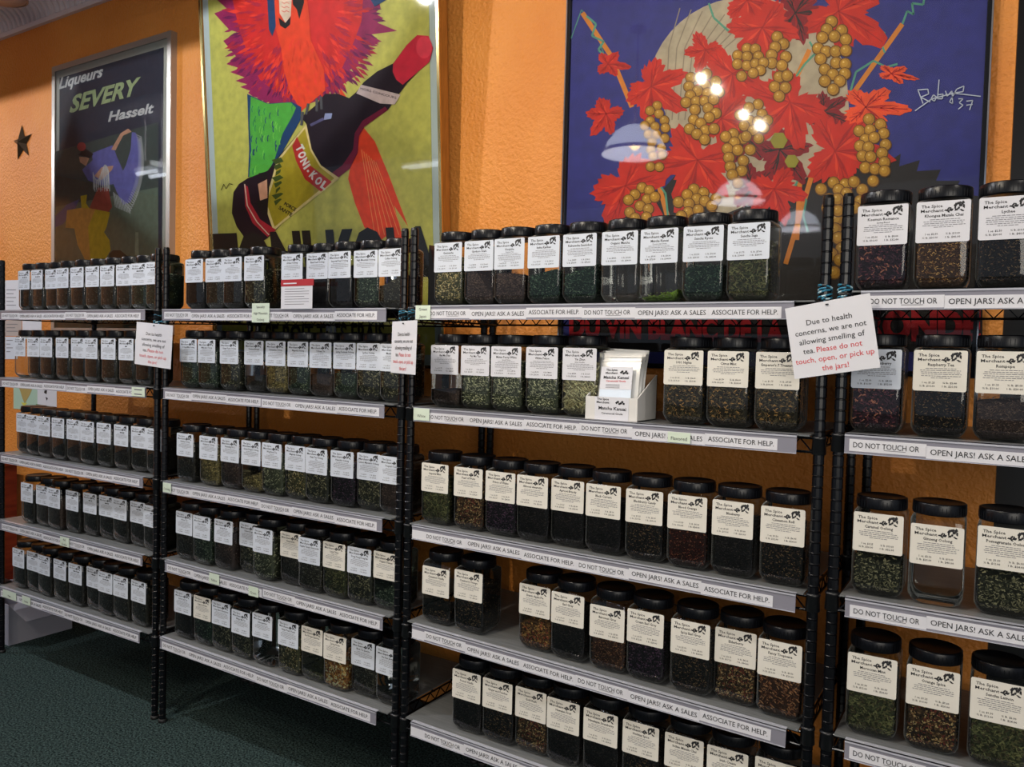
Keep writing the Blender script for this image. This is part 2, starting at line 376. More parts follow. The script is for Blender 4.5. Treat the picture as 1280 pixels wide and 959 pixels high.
def contents_mesh(kind, fill, slope, nfl, seed):
    rnd = random.Random(seed); M, base = TM[kind]; cols, fl, fw, _ = K[kind]; mb = MB()
    h = H-.0055; zb = .006
    def top(x, y): return max(zb+.004, fill+slope*(x/h)*.030+.003*math.sin(x*170+seed)+.002*math.sin(y*210+seed*2))
    nx = 7; ring0 = rrect(.039, .014, zb); ring1 = rrect(h, .010, min(.026, fill*.6)); ring2 = [(x, y, top(x, y)) for x, y, z in rrect(h, .010, 0)]
    loft(mb, [ring0, ring1, ring2], base, False, True, False)
    n = len(ring2); vs = list(ring2)+[(0, 0, top(0, 0)+.004)]
    mb.add(vs, [(i, (i+1) % n, n) for i in range(n)], base)
    if kind in ('fluff',): nfl = nfl//4
    for _ in range(nfl):
        side = rnd.random()
        L = fl*(.6+.8*rnd.random())/2; W_ = fw*(.6+.8*rnd.random())/2
        t = rnd.uniform(-.9, .9) if kind != 'trop' else rnd.uniform(-.9, -.1)
        if rnd.random() < .35: t += math.pi/2
        cz = rnd.random(); a, b = math.cos(t), math.sin(t)
        k1, k2 = rnd.uniform(-.0013, .0013), rnd.uniform(-.0002, .0013)
        def quad(o, ax, az, an):
            P = []
            for sx, sz in ((-1, -.7), (1, -1), (.9, .8), (-.8, 1)):
                p = o+ax*(sx*L*a-sz*W_*b)+az*(sx*L*b+sz*W_*a)+an*(k1*sx+k2*sz); P.append(tuple(p))
            mb.add(P, [(0, 1, 2, 3)], M)
        if side < .60:
            x = rnd.uniform(-h+.002, h-.002); tz = top(x, -h); z = zb+.010+(tz-zb-.010)*cz
            ins = 0 if z > .022 else (.022-z)*.5
            quad(Vector((x*(1-ins*8), -h-.0018+ins, z)), Vector((1, 0, 0)), Vector((0, 0, 1)), Vector((0, 1, 0)))
        elif side < .86:
            y = rnd.uniform(-h+.002, h-.002); tz = top(h, y); z = zb+.016+(tz-zb-.016)*cz
            quad(Vector((h+.0018, y, z)), Vector((0, 1, 0)), Vector((0, 0, 1)), Vector((-1, 0, 0)))
        else:
            x = rnd.uniform(-h+.004, h-.004); y = rnd.uniform(-h+.004, h-.004)
            quad(Vector((x, y, top(x, y)+.0045)), Vector((1, 0, 0)), Vector((0, 1, 0)), Vector((0, 0, 1)))
    me = mb.mesh('tea_leaves'); return me
_CC = {}
def contents(kind, fill, slope, near):
    k = (kind, fill, slope, near)
    if k not in _CC:
        nfl = {2: 1200, 1: 700, 0: 300}[near]
        nfl = int(nfl*min(1.2, max(.35, fill/.12)))
        if kind in ('needle', 'fruitk', 'rose', 'mix', 'white', 'mint', 'pie', 'trop'): nfl = int(nfl*.75)
        _CC[k] = contents_mesh(kind, fill, slope, nfl, len(_CC)+3)
    return _CC[k]

LW, LH = .101, .087
def label_mesh(name, sub, price, paper, near):
    mb = MB(); r = .004; pts = []
    for cx, cy, a0 in ((LW-r, LH-r, 0), (r, LH-r, 90), (r, r, 180), (LW-r, r, 270)):
        for i in range(4): t = R_(a0+i*30); pts.append((cx+r*math.cos(t)-LW/2, cy+r*math.sin(t)))
    n = len(pts)
    mb.add([(x, 0, y) for x, y in pts]+[(x, .0004, y) for x, y in pts], [tuple(range(n-1, -1, -1))]+[(i, (i+1) % n, n+(i+1) % n, n+i) for i in range(n)], paper)
    P = lambda x, y: (x-LW/2, -.0003, y)
    put_text(mb, 'The Spice', P, M_INK, .0062, width=.040, x=.009, y=.0735, bold=.018, res=1)
    put_text(mb, 'Merchant', P, M_INK, .0062, width=.043, x=.008, y=.0640, bold=.018, res=1)
    # sprig emblem at the right: stalk with lobed leaves, dark fruit and curled leaf
    def blob(cx, cy, rx, ry, ang, m=M_INK, k=9):
        a = R_(ang); vs = []
        for i in range(k):
            t = 2*math.pi*i/k; q = 1 if i % 2 else .72
            x, y = rx*q*math.cos(t), ry*q*math.sin(t); vs.append(P(cx+x*math.cos(a)-y*math.sin(a), cy+x*math.sin(a)+y*math.cos(a)))
        mb.add(vs, [tuple(range(k))], m)
    for b in ((.0565, .0665, .0050, .0022, 0), (.0600, .0700, .0042, .0020, 55), (.0600, .0640, .0046, .0020, -50), (.0650, .0668, .0055, .0030, 10), (.0640, .0705, .0030, .0018, 120),
              (.0730, .0765, .0036, .0058, -20), (.0790, .0800, .0060, .0036, 20), (.0860, .0805, .0050, .0036, 60), (.0880, .0735, .0026, .0052, 10), (.0750, .0670, .0050, .0026, 30), (.0850, .0650, .0056, .0020, -30), (.0725, .0715, .0022, .0050, 0), (.0825, .0755, .0046, .0036, 30), (.0790, .0700, .0026, .0030, 0)):
        blob(*b)
    rnd = random.Random(name+str(price))
    if name.startswith('~'):
        x = .052-.012*len(name)/2+rnd.uniform(-.004, .004)
        for k in range(len(name)):
            wv = rnd.uniform(.007, .016); mb.add([P(x, .0535), P(x+wv, .0535), P(x+wv, .0578), P(x, .0578)], [(0, 1, 2, 3)], M_INK); x += wv+.003
    else:
        vs, fs, wd = text_geo(name, .018, 1); wn = min(wd*.0062*.95, .088)
        put_text(mb, name, P, M_INK, .0062, width=wn, align='C', x=.052, y=.0535, bold=.018, res=1)
    y = .0475
    if sub:
        put_text(mb, sub, P, M_INK, .0036, align='C', x=.052, y=y-.0005, bold=.01, res=1); y -= .0045
    rows = 5+(rnd.random() < .5)
    for k in range(rows):
        x = .012+rnd.uniform(0, .004); x1 = .093-rnd.uniform(0, .005)
        if k == rows-1: x = .034; x1 = .070
        if k == 0: x += .010; x1 -= .010
        while x < x1-.002:
            wv = min(rnd.uniform(.003, .010), x1-x)
            mb.add([P(x, y), P(x+wv, y), P(x+wv, y+.0013), P(x, y+.0013)], [(0, 1, 2, 3)], M_GINK); x += wv+.0014
        y -= .0040
    a, b, c, d = ('%.2f' % price, '%.2f' % (price*4), '%.2f' % (price*8), '%.2f' % (price*16))
    put_text(mb, '1 oz. $'+a, P, M_INK, .0040, width=.024, x=.018, y=.0160, bold=.012, res=1)
    put_text(mb, '¼ lb. $'+b, P, M_INK, .0040, width=.026, x=.057, y=.0160, bold=.012, res=1)
    put_text(mb, '½ lb. $'+c, P, M_INK, .0040, width=.029, x=.013, y=.0085, bold=.012, res=1)
    put_text(mb, '1 lb. $'+d, P, M_INK, .0040, width=.028, x=.056, y=.0085, bold=.012, res=1)
    return mb.mesh('paper_label')
_LM = {}
def get_label(*a):
    if a not in _LM: _LM[a] = label_mesh(*a)
    return _LM[a]

ORD = ['first', 'second', 'third', 'fourth', 'fifth', 'sixth', 'seventh', 'eighth', 'ninth', 'tenth', 'eleventh']
def jar(u, row, idx, x, y, kind, fill, slope, name, sub, price, paper, near, back=None, rz=0., ldz=0.):
    z = shelf_top(u, row, x)+.0003
    desc = K[kind][3] if kind else 'clear air'
    if back: lab = back
    elif kind: lab = 'black-lidded jar of %s, %s from left on %s shelf of %s rack' % (desc, ORD[idx], ROW_WORD[row], RACK_WORD[u])
    else: lab = 'nearly empty black-lidded jar, %s from left on %s shelf of %s rack' % (ORD[idx], ROW_WORD[row], RACK_WORD[u])
    t = thing('tea_jar', lab, 'jar', (x, y+H, z), 'tea jars on the %s shelf of the %s rack' % (ROW_WORD[row], RACK_WORD[u]), rz)
    obj('jar_body', BODY_ME, t); obj('lid', LID_ME, t, (0, 0, .1935))
    if kind:
        o = obj('tea_leaves', contents(kind, fill, slope, near), t); o['kind'] = 'stuff'
    if name is not None:
        obj('paper_label', get_label(name, sub, price, paper, near), t, (0, -H-.0006, .0995+ldz))
    return t

# kind, fill height, slope, name, subline, price   (u = measured left edge of the label at picture row v)
def row(u, r, us, specs, paper, near, v=None, ys=None):
    n = len(us); xs = [0]*n; yy = [0]*n; nxt = None
    jit = random.Random(hash((ord(u), r)) % 99991)
    for i in range(n-1, -1, -1):
        y = .004 if not ys or ys[i] is None else ys[i]
        zt = shelf_top(u, r, (POSTS[u][0]+POSTS[u][1])/2)+.14
        # row in the picture of the label's middle
        def X(y):
            vv = 480.
            for _ in range(4):
                p = at(us[i], vv, Y=y); d = np.array([p[0], y, zt])-CAM; vv = 479.5-F_PX*(d@_U2)/(d@_F)
            return p[0]+LW/2
        x = X(y)
        if abs(POSTS[u][1]-x) < H+.014 and y < .016: y = .017; x = X(y)
        while nxt is not None and nxt-x < .1065 and y < .30:
            y += .006; x = X(y)
        lo = POSTS[u][0]+H-.02 if u == 'A' else POSTS[u][0]+H+.002
        xs[i] = max(x, lo) if y > .02 or True else x
        yy[i] = y; nxt = x
    for i in range(n):
        k, f, s, nm, sub, pr = specs[i]
        jar(u, r, i, xs[i], yy[i], k, f, s, nm, sub, pr, paper(i) if callable(paper) else paper, near, rz=jit.uniform(-.02, .02), ldz=(-.011 if (u, r, i) in LOWLAB else 0))
LOWLAB = {('B', 4, 3), ('C', 3, 4), ('C', 3, 0), ('D', 2, 1)}
D_ = ('dark', .14, 0, '~~', None, 2.)
rr = random.Random(5)
def many(n, kinds, nm=None):
    out = []
    for i in range(n):
        out.append((kinds[i % len(kinds)], .14, 0, '~'*rr.randint(1, 3) if nm is None else nm[i], None, rr.choice([1.25, 1.5, 1.75, 2., 2.5])))
    return out
row('A', 0, [22.8,39,56.5,70,88,106.9,125.3,145.3,163.9,182.2], many(10, ['dark','darkg','dark','darkg','dark','darkg','darkg','darkg','green','green']), M_COOL, 0)
a2 = many(9, ['dark','dark','dark','darkg','dark','dark','darkg','darkg','dark']); a2[0] = (None, 0, 0, '~~', None, 2.)
row('A', 1, [17.8,34.2,49.8,69.8,88.9,105.3,126.4,148.3,169], a2, M_COOL, 0)
row('A', 2, [20.6,32.7,47.2,64.7,83.4,100.3,120.9,142.5,163.9,183.1], many(10, ['dark','dark','fluff','dark','fluff','dark','chai' if 0 else 'darkg','dark','dark','dark']), M_COOL, 0)
row('A', 3, [26.4,45.2,59.7,82.2,104.1,124.1,140.9,162.8,179.1], many(9, ['dark','fluff','fluff','dark','dark','redb' if 0 else 'dark','dark','dark','dark']), M_COOL, 0)
row('A', 4, [15.9,33.8,47.5,67,85.8,108.4,122.8,141.6,163.9], many(9, ['dark','dark','dark','darkg','dark','dark','dark','darkg','darkg']), M_COOL, 0)
b1 = [('black',.100,-.25,'Jasmine',None,2.),('darkg',.14,0,'Jasmine Pearls',None,3.),('dark',.14,0,'Silver',None,2.5),('oolong',.14,0,'Sweet Rose',None,2.),
      ('black',.14,0,'Amber Oolong',None,2.),('black',.14,0,'Black Pearl Oolong',None,2.5),('black',.14,0,'Imperial Pearl Oolong',None,3.),('green',.14,0,'High Mountain Oolong',None,3.),('darkg',.085,.6,'Coffee Oolong',None,2.)]
row('B', 0, [231.8,256.9,278.8,305.4,351.9,383.1,410.3,442.3,473.1], b1, M_COOL, 1)
b2 = [('green',.14,0,'Si Fang Milky Oolong',None,2.),('green',.14,0,'Milky Jade Oolong',None,2.),('oolong',.14,0,'Ginger Peach Oolong',None,2.),('dark',.055,0,'Formosa Breeze',None,1.5),('gold',.14,0,'Osmanthus Oolong',None,2.),
      ('green',.10,.2,'Magnolia Oolong',None,2.),('fluff',.075,0,'Ti Kuan Yin','Iron Goddess',2.),('green',.085,0,'Spring Formosa Oolong',None,2.5),('oolong',.14,0,'Lychee Oolong',None,2.),('oolong',.14,0,'Monkey Picked',None,2.)]
row('B', 1, [225,247.5,275,305.5,332,359.5,387,416.8,445.8,475], b2, M_COOL, 1)
b3 = [('dark',.14,0,'Bombay Oolong',None,1.5),('gold',.14,0,'Evergreen Oolong',None,2.),('houji',.14,0,'Darjeeling Vol. 2',None,2.),('gold',.060,.4,'Green Dragon Oolong',None,2.),('white',.14,0,'Wuyi Rock Tea','Loose Leaf',2.),
      ('geno',.14,0,'Magnolia Oolong',None,2.),('oolong',.14,0,'Plum Tea Oolong','Plum',2.),('purple',.14,0,'Pistachio Oolong',None,2.),('oolong',.14,0,'Lemon Mandarin Oolong',None,2.),('houji',.14,0,'Tropical Oolong',None,2.)]
row('B', 2, [221,249.5,276,301.8,327.5,356.3,382,413.3,446.3,474.5], b3, M_COOL, 1)
b4 = [('dark',.14,0,'A Rose Tea',None,2.),('green',.14,0,'Pear Oolong',None,2.),('houji',.14,0,'Spring Rose',None,2.),('oolong',.14,0,'Yellow Dragon',None,2.),('white',.14,0,'Jun Shan Yin Zhen',None,4.),
      ('dark',.14,0,'Gunpowder',None,1.25),('darkg',.14,0,'Pingshui Temple Gunpowder',None,1.5),('mint',.14,0,'Lung Ching','Dragon Well',2.5),('oolong',.14,0,'Dong Yang Dong Bai',None,2.5),('green',.065,.6,'Organic Yunnan',None,2.)]
row('B', 3, [220,241.3,268,299.5,316.3,350.5,373,403.8,434.3,467], b4, lambda i: M_CREAM if i in (5, 7, 9) else M_COOL, 1)
b5 = [('black',.14,0,'Spider Leg Tea',None,2.),('dgreen',.14,0,'Organic Jasmine',None,2.),('oolong',.14,0,'Long Island Strawberry',None,2.),('oolong',.12,0,'Mango Mai Tai',None,2.),(None,0,0,'China Jasmine',None,2.),
      ('geno',.14,0,'Ginger Peach Pearls',None,2.),('mint',.035,0,'Red Dragon Jasmine',None,2.),('fruitk',.092,0,'Spring Fruits',None,2.),('darkg',.14,0,'Black Tie Jasmine',None,2.),('dark',.020,0,'Ku Dan Jasmine',None,2.)]
row('B', 4, [218,242,265,289.5,315.5,347.5,376.8,404.5,439.3,470], b5, lambda i: M_CREAM if i in (1, 6, 7) else M_COOL, 1)
c1 = [('geno',.14,0,'Genmaicha',None,1.),('houji',.085,-1.8,'Gyokuro Asahi',None,4.),('houji',.085,-.15,'Houjicha','Roasted Tea',1.25),('dgreen',.085,.3,'Inshu Karihan',None,1.5),('dgreen',.094,.5,'Kabusecha Saemidori',None,4.5),
      (None,0,0,'Organic Matcha',None,4.),('matcha',.022,.35,'Matcha Kansai','Ceremonial Grade',9.),('dgreen',.088,.05,'Sencha Kyoto',None,2.5),('mint',.14,0,'Sencha Saga',None,1.75)]
row('C', 0, [543,580.5,618,660,703.8,752,800.8,853.8,909.5], c1, M_COOL, 2)
c2 = [('fluff',.05,0,'Bai Mu Dan',None,1.75),('white',.14,0,'Pai Mu Tan',None,1.5),('white',.14,0,'Mutan Peony White','Special Grade',2.),('white',.14,0,'White Pekoe',None,2.),('needle',.14,0,'Yin Zhen','Silver Needles',4.),
      ('mix',.14,0,'1001 Nights',None,1.65),('mix',.14,0,'Citrus Mint',None,1.5),('mix',.14,0,"Emperor's 7 Treasures",None,1.75)]
row('C', 1, [538.8,576.3,613.8,657.5,703,830,884.5,944.3], c2, lambda i: M_CREAM if i > 4 else M_PAPER, 2)
c3 = [('mint',.14,0,'Imperial Mint',None,1.5),('elder',.14,0,'Pearl of Fruits',None,1.5),('purple',.14,0,'Prince of Wales',None,1.5),('black',.14,0,'Almond Amaretto',None,1.25),('black',.14,0,'Apricot Brandy',None,1.25),
      ('black',.14,0,'Black Currant',None,1.25),('blackf',.14,0,'Blackberry Candy',None,1.25),('redb',.14,0,'Blood Orange',None,1.5),('black',.14,0,'Blueberry',None,1.25),('blackf',.14,0,'Cinnamon Roll',None,1.5)]
row('C', 2, [527,567.5,607,646.3,689.3,732.5,782,834.5,890.5,950.8], c3, M_CREAM, 2)
c4 = [('blackf',.048,.1,'Cinnamon Vanilla',None,1.25),('blackf',.14,0,'Cranberry Orange',None,1.25),('pie',.080,.2,'Dutch Apple Pie',None,1.25),('black',.14,0,'Earl Grey',None,1.25),('rooi',.14,0,'Baroness Grey',None,1.75),
      ('purple',.14,0,'Cream Earl Grey',None,1.5),('blackf',.14,0,'Spicy Earl Grey',None,1.5),('elder',.14,0,'Elderberry',None,2.15),('trop',.14,0,'Fancy Tropicana',None,1.25)]
row('C', 3, [528,568,649.3,689.3,737.5,784.3,838.8,893.8,947.5], c4, M_CREAM, 2)
c5 = [('black',.14,0,'French Vanilla',None,1.25),('blackf',.14,0,'Ginger and Peaches',None,1.25),('elder',.14,0,'Gold Rush',None,1.5),('black',.14,0,'Hawaiian Fruit',None,1.25),('black',.14,0,'Himalayan Strawberry',None,1.5),
      ('blackf',.14,0,'Holiday Spice',None,1.25),('chai',.14,0,'Indian Masala Chai',None,1.5),('black',.14,0,'Irish Cream',None,1.25),('black',.14,0,'Irish Breakfast',None,1.25)]
row('C', 4, [565.5,603.3,644.3,683.8,729.5,778.3,830.8,883.3,943.8], c5, M_CREAM, 2)
row('D', 0, [1071.3,1144.5,1223], [('rose',.14,0,'Keemun Romance','Spring Blend',2.),('chai',.14,0,'Khongea Masala Chai',None,2.5),('blackf',.14,0,'Lychee',None,2.5)], M_PAPER, 2)
row('D', 1, [1065,1141.8,1220], [('rose',.14,0,'Sunny Cranberry',None,2.),('blackf',.14,0,'Raspberry Tea',None,1.25),('houji',.085,.2,'Rompope',None,1.25)], lambda i: M_COOL if i == 0 else M_CREAM, 2)
row('D', 2, [1066.3,1137.5,1221.8], [('oolong',.085,0,'Caramel Oolong',None,3.25),(None,0,0,'Ginseng Oolong',None,2.5),('oolong',.085,0,'Pomegranate Oolong',None,1.5)], M_CREAM, 2)
row('D', 3, [1058.8,1132.5,1212.5], [('mint',.14,0,'Moroccan Mint',None,1.5),('elder',.14,0,'Orange Spice',None,1.25),('mint',.14,0,'Sencha Lemon',None,1.5)], M_CREAM, 2)
# two jars set back without a visible label on the second rack's top shelf
jar('B', 0, 0, 1.312, .19, 'black', .11, .1, None, None, 0, None, 1, back='unlabelled black-lidded jar set back behind the left post of the second rack')
jar('B', 0, 4, 1.700, .115, 'black', .05, -.2, None, None, 0, None, 1, back='nearly empty unlabelled jar set back on second rack, left of the red card')

# ------------------------------------------------------------------ pouch box on the second shelf of the third rack
zt = shelf_top('C', 1, 3.1)+.0005
M_CARD = mat('grey_white_carton', (212, 210, 206), .55); M_CARDIN = mat('brown_carton_inside', (170, 128, 88), .7)
t = thing('pouch_display_box', 'white open display carton holding silver pouches, between the tea jars', 'box', (3.149, -.012, zt))
bx0, bx1, by1, bh = -.078, .070, .125, .060
mb = MB(); mb.box((bx0, -.003, 0), (bx1, 0, bh), M_CARD); mb.build('front_panel', t)
mb = MB(); mb.box((bx0, 0, 0), (bx1, by1, .002), M_CARD); mb.build('base_panel', t)
for x, inn in ((bx0, 1), (bx1-.003, 0)):
    mb = MB(); mb.add([(x, 0, 0), (x, by1, 0), (x, by1, .12), (x, .07, .095), (x, 0, bh), (x+.003, 0, 0), (x+.003, by1, 0), (x+.003, by1, .12), (x+.003, .07, .095), (x+.003, 0, bh)],
        [(0, 4, 3, 2, 1), (5, 6, 7, 8, 9), (0, 5, 9, 4), (4, 9, 8, 3), (3, 8, 7, 2), (2, 7, 6, 1)], M_CARD)
    mb.build('side_panel', t)
mb = MB(); mb.box((bx0, by1-.003, 0), (bx1, by1, .12), M_CARDIN); mb.build('back_panel', t)
mb = MB(); P = lambda x, y: (x, -.0042, y)
mb.box((-.050, -.0038, .0), (.046, -.003, .060), M_PAPER)
put_text(mb, 'The Spice', P, M_INK, .0055, width=.034, x=-.044, y=.0515, bold=.018); put_text(mb, 'Merchant', P, M_INK, .0055, width=.036, x=-.045, y=.043, bold=.018)
for k in range(6):
    a = k*1.1; mb.add([P(.012+.004*k+.004*math.cos(a+i*1.57), .046+.003*math.sin(k*2.)+.0035*math.sin(a+i*1.57)) for i in range(4)], [(0, 1, 2, 3)], M_INK)
put_text(mb, 'Matcha Kansai', P, M_INK, .0085, width=.078, align='C', x=.0, y=.0265, bold=.02); put_text(mb, 'Ceremonial Grade', P, M_INK, .0050, width=.060, align='C', x=.0, y=.015, bold=.012)
mb.build('printed_label', t)
M_POUCH = mat('silver_pouch_foil', (216, 216, 214), .35, metal=.35)
M_POUCHW = mat('pale_blue_pouch', (214, 226, 240), .3)
for k in range(4):
    p = thing('foil_pouch', ['white foil pouch printed Matcha Kansai in front of the display carton', 'second silver pouch behind the front pouch in the display carton', 'third silver pouch in the display carton', 'rearmost silver pouch in the display carton'][k], 'pouch',
              (3.149-.004*k, .006+.022*k, zt+.003+.003*k), 'foil pouches in the display carton')
    p.rotation_euler.x = -R_(10-k*1.5); p.rotation_euler.y = R_((-1, 1.5, -1, 2)[k])
    mb = MB(); W_, Hh = .061, .175-.0*k
    nx, nz = 8, 12; vs = []; fs = []
    for sgn in (-1, 1):
        for j in range(nz+1):
            for i in range(nx+1):
                a_, b_ = i/nx*2-1, j/nz
                th = .0085*(1-a_*a_)**.6*max(0, math.sin(math.pi*min(1, b_/.86)))**.7 if b_ < .86 else 0
                vs.append((a_*(W_-.003*math.sin(b_*3.1)), sgn*(th+.0006)+.0012*math.sin(b_*22+k)*(1-a_*a_), b_*Hh))
    o_ = (nx+1)*(nz+1)
    for j in range(nz):
        for i in range(nx):
            q = j*(nx+1)+i; fs.append((q, q+1, q+nx+2, q+nx+1)); fs.append((o_+q, o_+q+nx+1, o_+q+nx+2, o_+q+1))
    mb.add(vs, fs, M_POUCH, True)
    mb.build('pouch', p)
    mb = MB(); mb.box((-W_+.001, -.0022, Hh*.865), (W_-.001, .0022, Hh*.885), M_POUCH); mb.box((-W_+.001, -.0020, Hh*.93), (W_-.001, .0020, Hh*.94), M_POUCH); mb.build('zip_seal', p)
    if k == 0:
        mb = MB(); mb.box((-.045, -.0165, .035), (.045, -.0160, .077), M_POUCHW); mb.box((-.045, -.0170, .075), (.045, -.0160, .135), M_PAPER)
        P = lambda x, y: (x, -.0178, y)
        put_text(mb, 'The Spice', P, M_INK, .0055, width=.032, x=-.030, y=.124, bold=.018); put_text(mb, 'Merchant', P, M_INK, .0055, width=.034, x=-.031, y=.116, bold=.018)
        for q in range(6): mb.add([P(.013+.0035*q+.004*math.cos(q+i*1.57), .120+.003*math.sin(q*2.)+.0035*math.sin(q+i*1.57)) for i in range(4)], [(0, 1, 2, 3)], M_INK)
        put_text(mb, 'Matcha Kansai', P, M_INK, .0078, width=.072, align='C', x=0, y=.103, bold=.02); put_text(mb, 'Ceremonial Grade', P, M_RED, .0048, width=.056, align='C', x=0, y=.095, bold=.01)
        for q in range(3):
            mb.add([P(-.028, .087-.004*q), P(.012, .087-.004*q), P(.012, .088-.004*q), P(-.028, .088-.004*q)], [(0, 1, 2, 3)], M_GINK)
        mb.build('front_label', p)

# ------------------------------------------------------------------ tags and cards on the strips
def small_tag(u, r, px, w_, h_, lines, label, dz=.004, col=None, lean=0):
    p = at(px, 400, Y=-.0335); x = p[0]
    zz = 0
    # x of the tag's centre from its picture column at the strip's height
    vv = 480.
    for _ in range(5):
        p = at(px, vv, Y=-.0335); z = shelf_top(u, r, p[0])-.025; d = np.array([p[0], -.0335, z])-CAM; vv = 479.5-F_PX*(d@_U2)/(d@_F)
    mb = MB(); mb.box((-w_/2, -.0004, 0), (w_/2, .0004, h_), col or M_TAG)
    P = lambda a, b: (a, -.0008, b)
    n = len(lines); step = h_/n
    for i, s in enumerate(lines):
        if s.startswith('~'):
            mb.add([P(-w_*.3, h_-(i+.65)*step), P(w_*.3, h_-(i+.65)*step), P(w_*.3, h_-(i+.4)*step), P(-w_*.3, h_-(i+.4)*step)], [(0, 1, 2, 3)], M_GINK)
        else:
            vs, fs, wd = text_geo(s, .0, 2); hh = min(.0085, step*.5)
            put_text(mb, s, P, M_INK, hh, width=min(w_*.86, wd*hh), align='C', y=h_-(i+.75)*step, bold=0.)
    o = mb.build('shelf_tag', None, (p[0], -.0345, shelf_top(u, r, p[0])-.0435+dz)); tag(o, label, 'tag')
small_tag('B', 0, 326, .088, .066, ['Specialty', 'High Mountain', 'Oolong'], 'pale green card reading Specialty High Mountain Oolong on second rack top strip', dz=-.006)
small_tag('C', 0, 529, .055, .042, ['Green', 'Japan'], 'pale green tag reading Green Japan at left end of top strip', dz=.0)
small_tag('C', 1, 527, .060, .036, ['White'], 'pale green tag reading White at left end of second strip', dz=.004)
small_tag('C', 1, 849, .058, .026, ['Flavored'], 'small tag reading Flavored mid second strip of third rack', dz=.002)
small_tag('B', 2, 209, .05, .036, ['Oolong'], 'pale green tag at left end of third strip on second rack')
small_tag('B', 3, 268, .056, .038, ['Yellow'], 'pale green tag reading Yellow on fourth strip of second rack')
small_tag('B', 3, 317, .05, .034, ['Green'], 'pale green tag reading Green on fourth strip of second rack', dz=-.002)
small_tag('A', 1, 173, .085, .036, ['~', '~'], 'pale green tag near right end of second strip, leftmost rack')
small_tag('A', 3, 81, .07, .040, ['Red', 'Rooibos'], 'pale green tag mid fourth strip, leftmost rack', dz=0)
small_tag('A', 4, 12, .12, .036, ['Mate'], 'pale green tag at left end of bottom strip, leftmost rack')
small_tag('A', 4, 33, .07, .036, ['Herbal'], 'pale green tag right of another on bottom strip, leftmost rack')
# red and white info card
pc = at(351, 400, Y=-.036); pd = at(390, 400, Y=-.036)
W_ = pd[0]-pc[0]; zb = shelf_top('B', 0, pc[0])-.004
t = thing('info_card', 'white information card with red header leaning before jars on top shelf', 'card', (pc[0], -.036, zb))
mb = MB(); P = lambda x, y: (x, -.0008, y)
mb.box((0, -.0004, 0), (W_, .0004, .080), M_PAPER)
for k in range(7):
    y = .066-.0085*k; x1 = W_*(.9 if k % 3 else .75); mb.add([P(W_*.12, y), P(x1, y), P(x1, y+.0016), P(W_*.12, y+.0016)], [(0, 1, 2, 3)], M_GINK)
mb.build('card_sheet', t)
mb = MB(); mb.box((0.0, -.0014, .076), (W_+.006, -.0004, .098), mat('red_card', (172, 40, 48), .45))
mb.add([(.012, -.0018, .083), (.075, -.0018, .083), (.075, -.0018, .087), (.012, -.0018, .087)], [(0, 1, 2, 3)], M_PAPER); mb.build('red_header', t)

# black slanted bookend beside the first jar of the third rack
mb = MB(); z0 = shelf_top('C', 0, 2.5)+.0005
for i in range(1): mb.add([(2.484, .05, z0), (2.530, .05, z0), (2.492, .05, z0+.175), (2.484, .05, z0+.19), (2.484, .12, z0), (2.530, .12, z0), (2.492, .12, z0+.175), (2.484, .12, z0+.19)],
       [(0, 1, 2, 3), (7, 6, 5, 4), (0, 4, 5, 1), (1, 5, 6, 2), (2, 6, 7, 3), (3, 7, 4, 0)], M_COLLAR)
tag(mb.build('bookend'), 'black wedge-shaped bookend at left end of third rack top shelf', 'bookend')

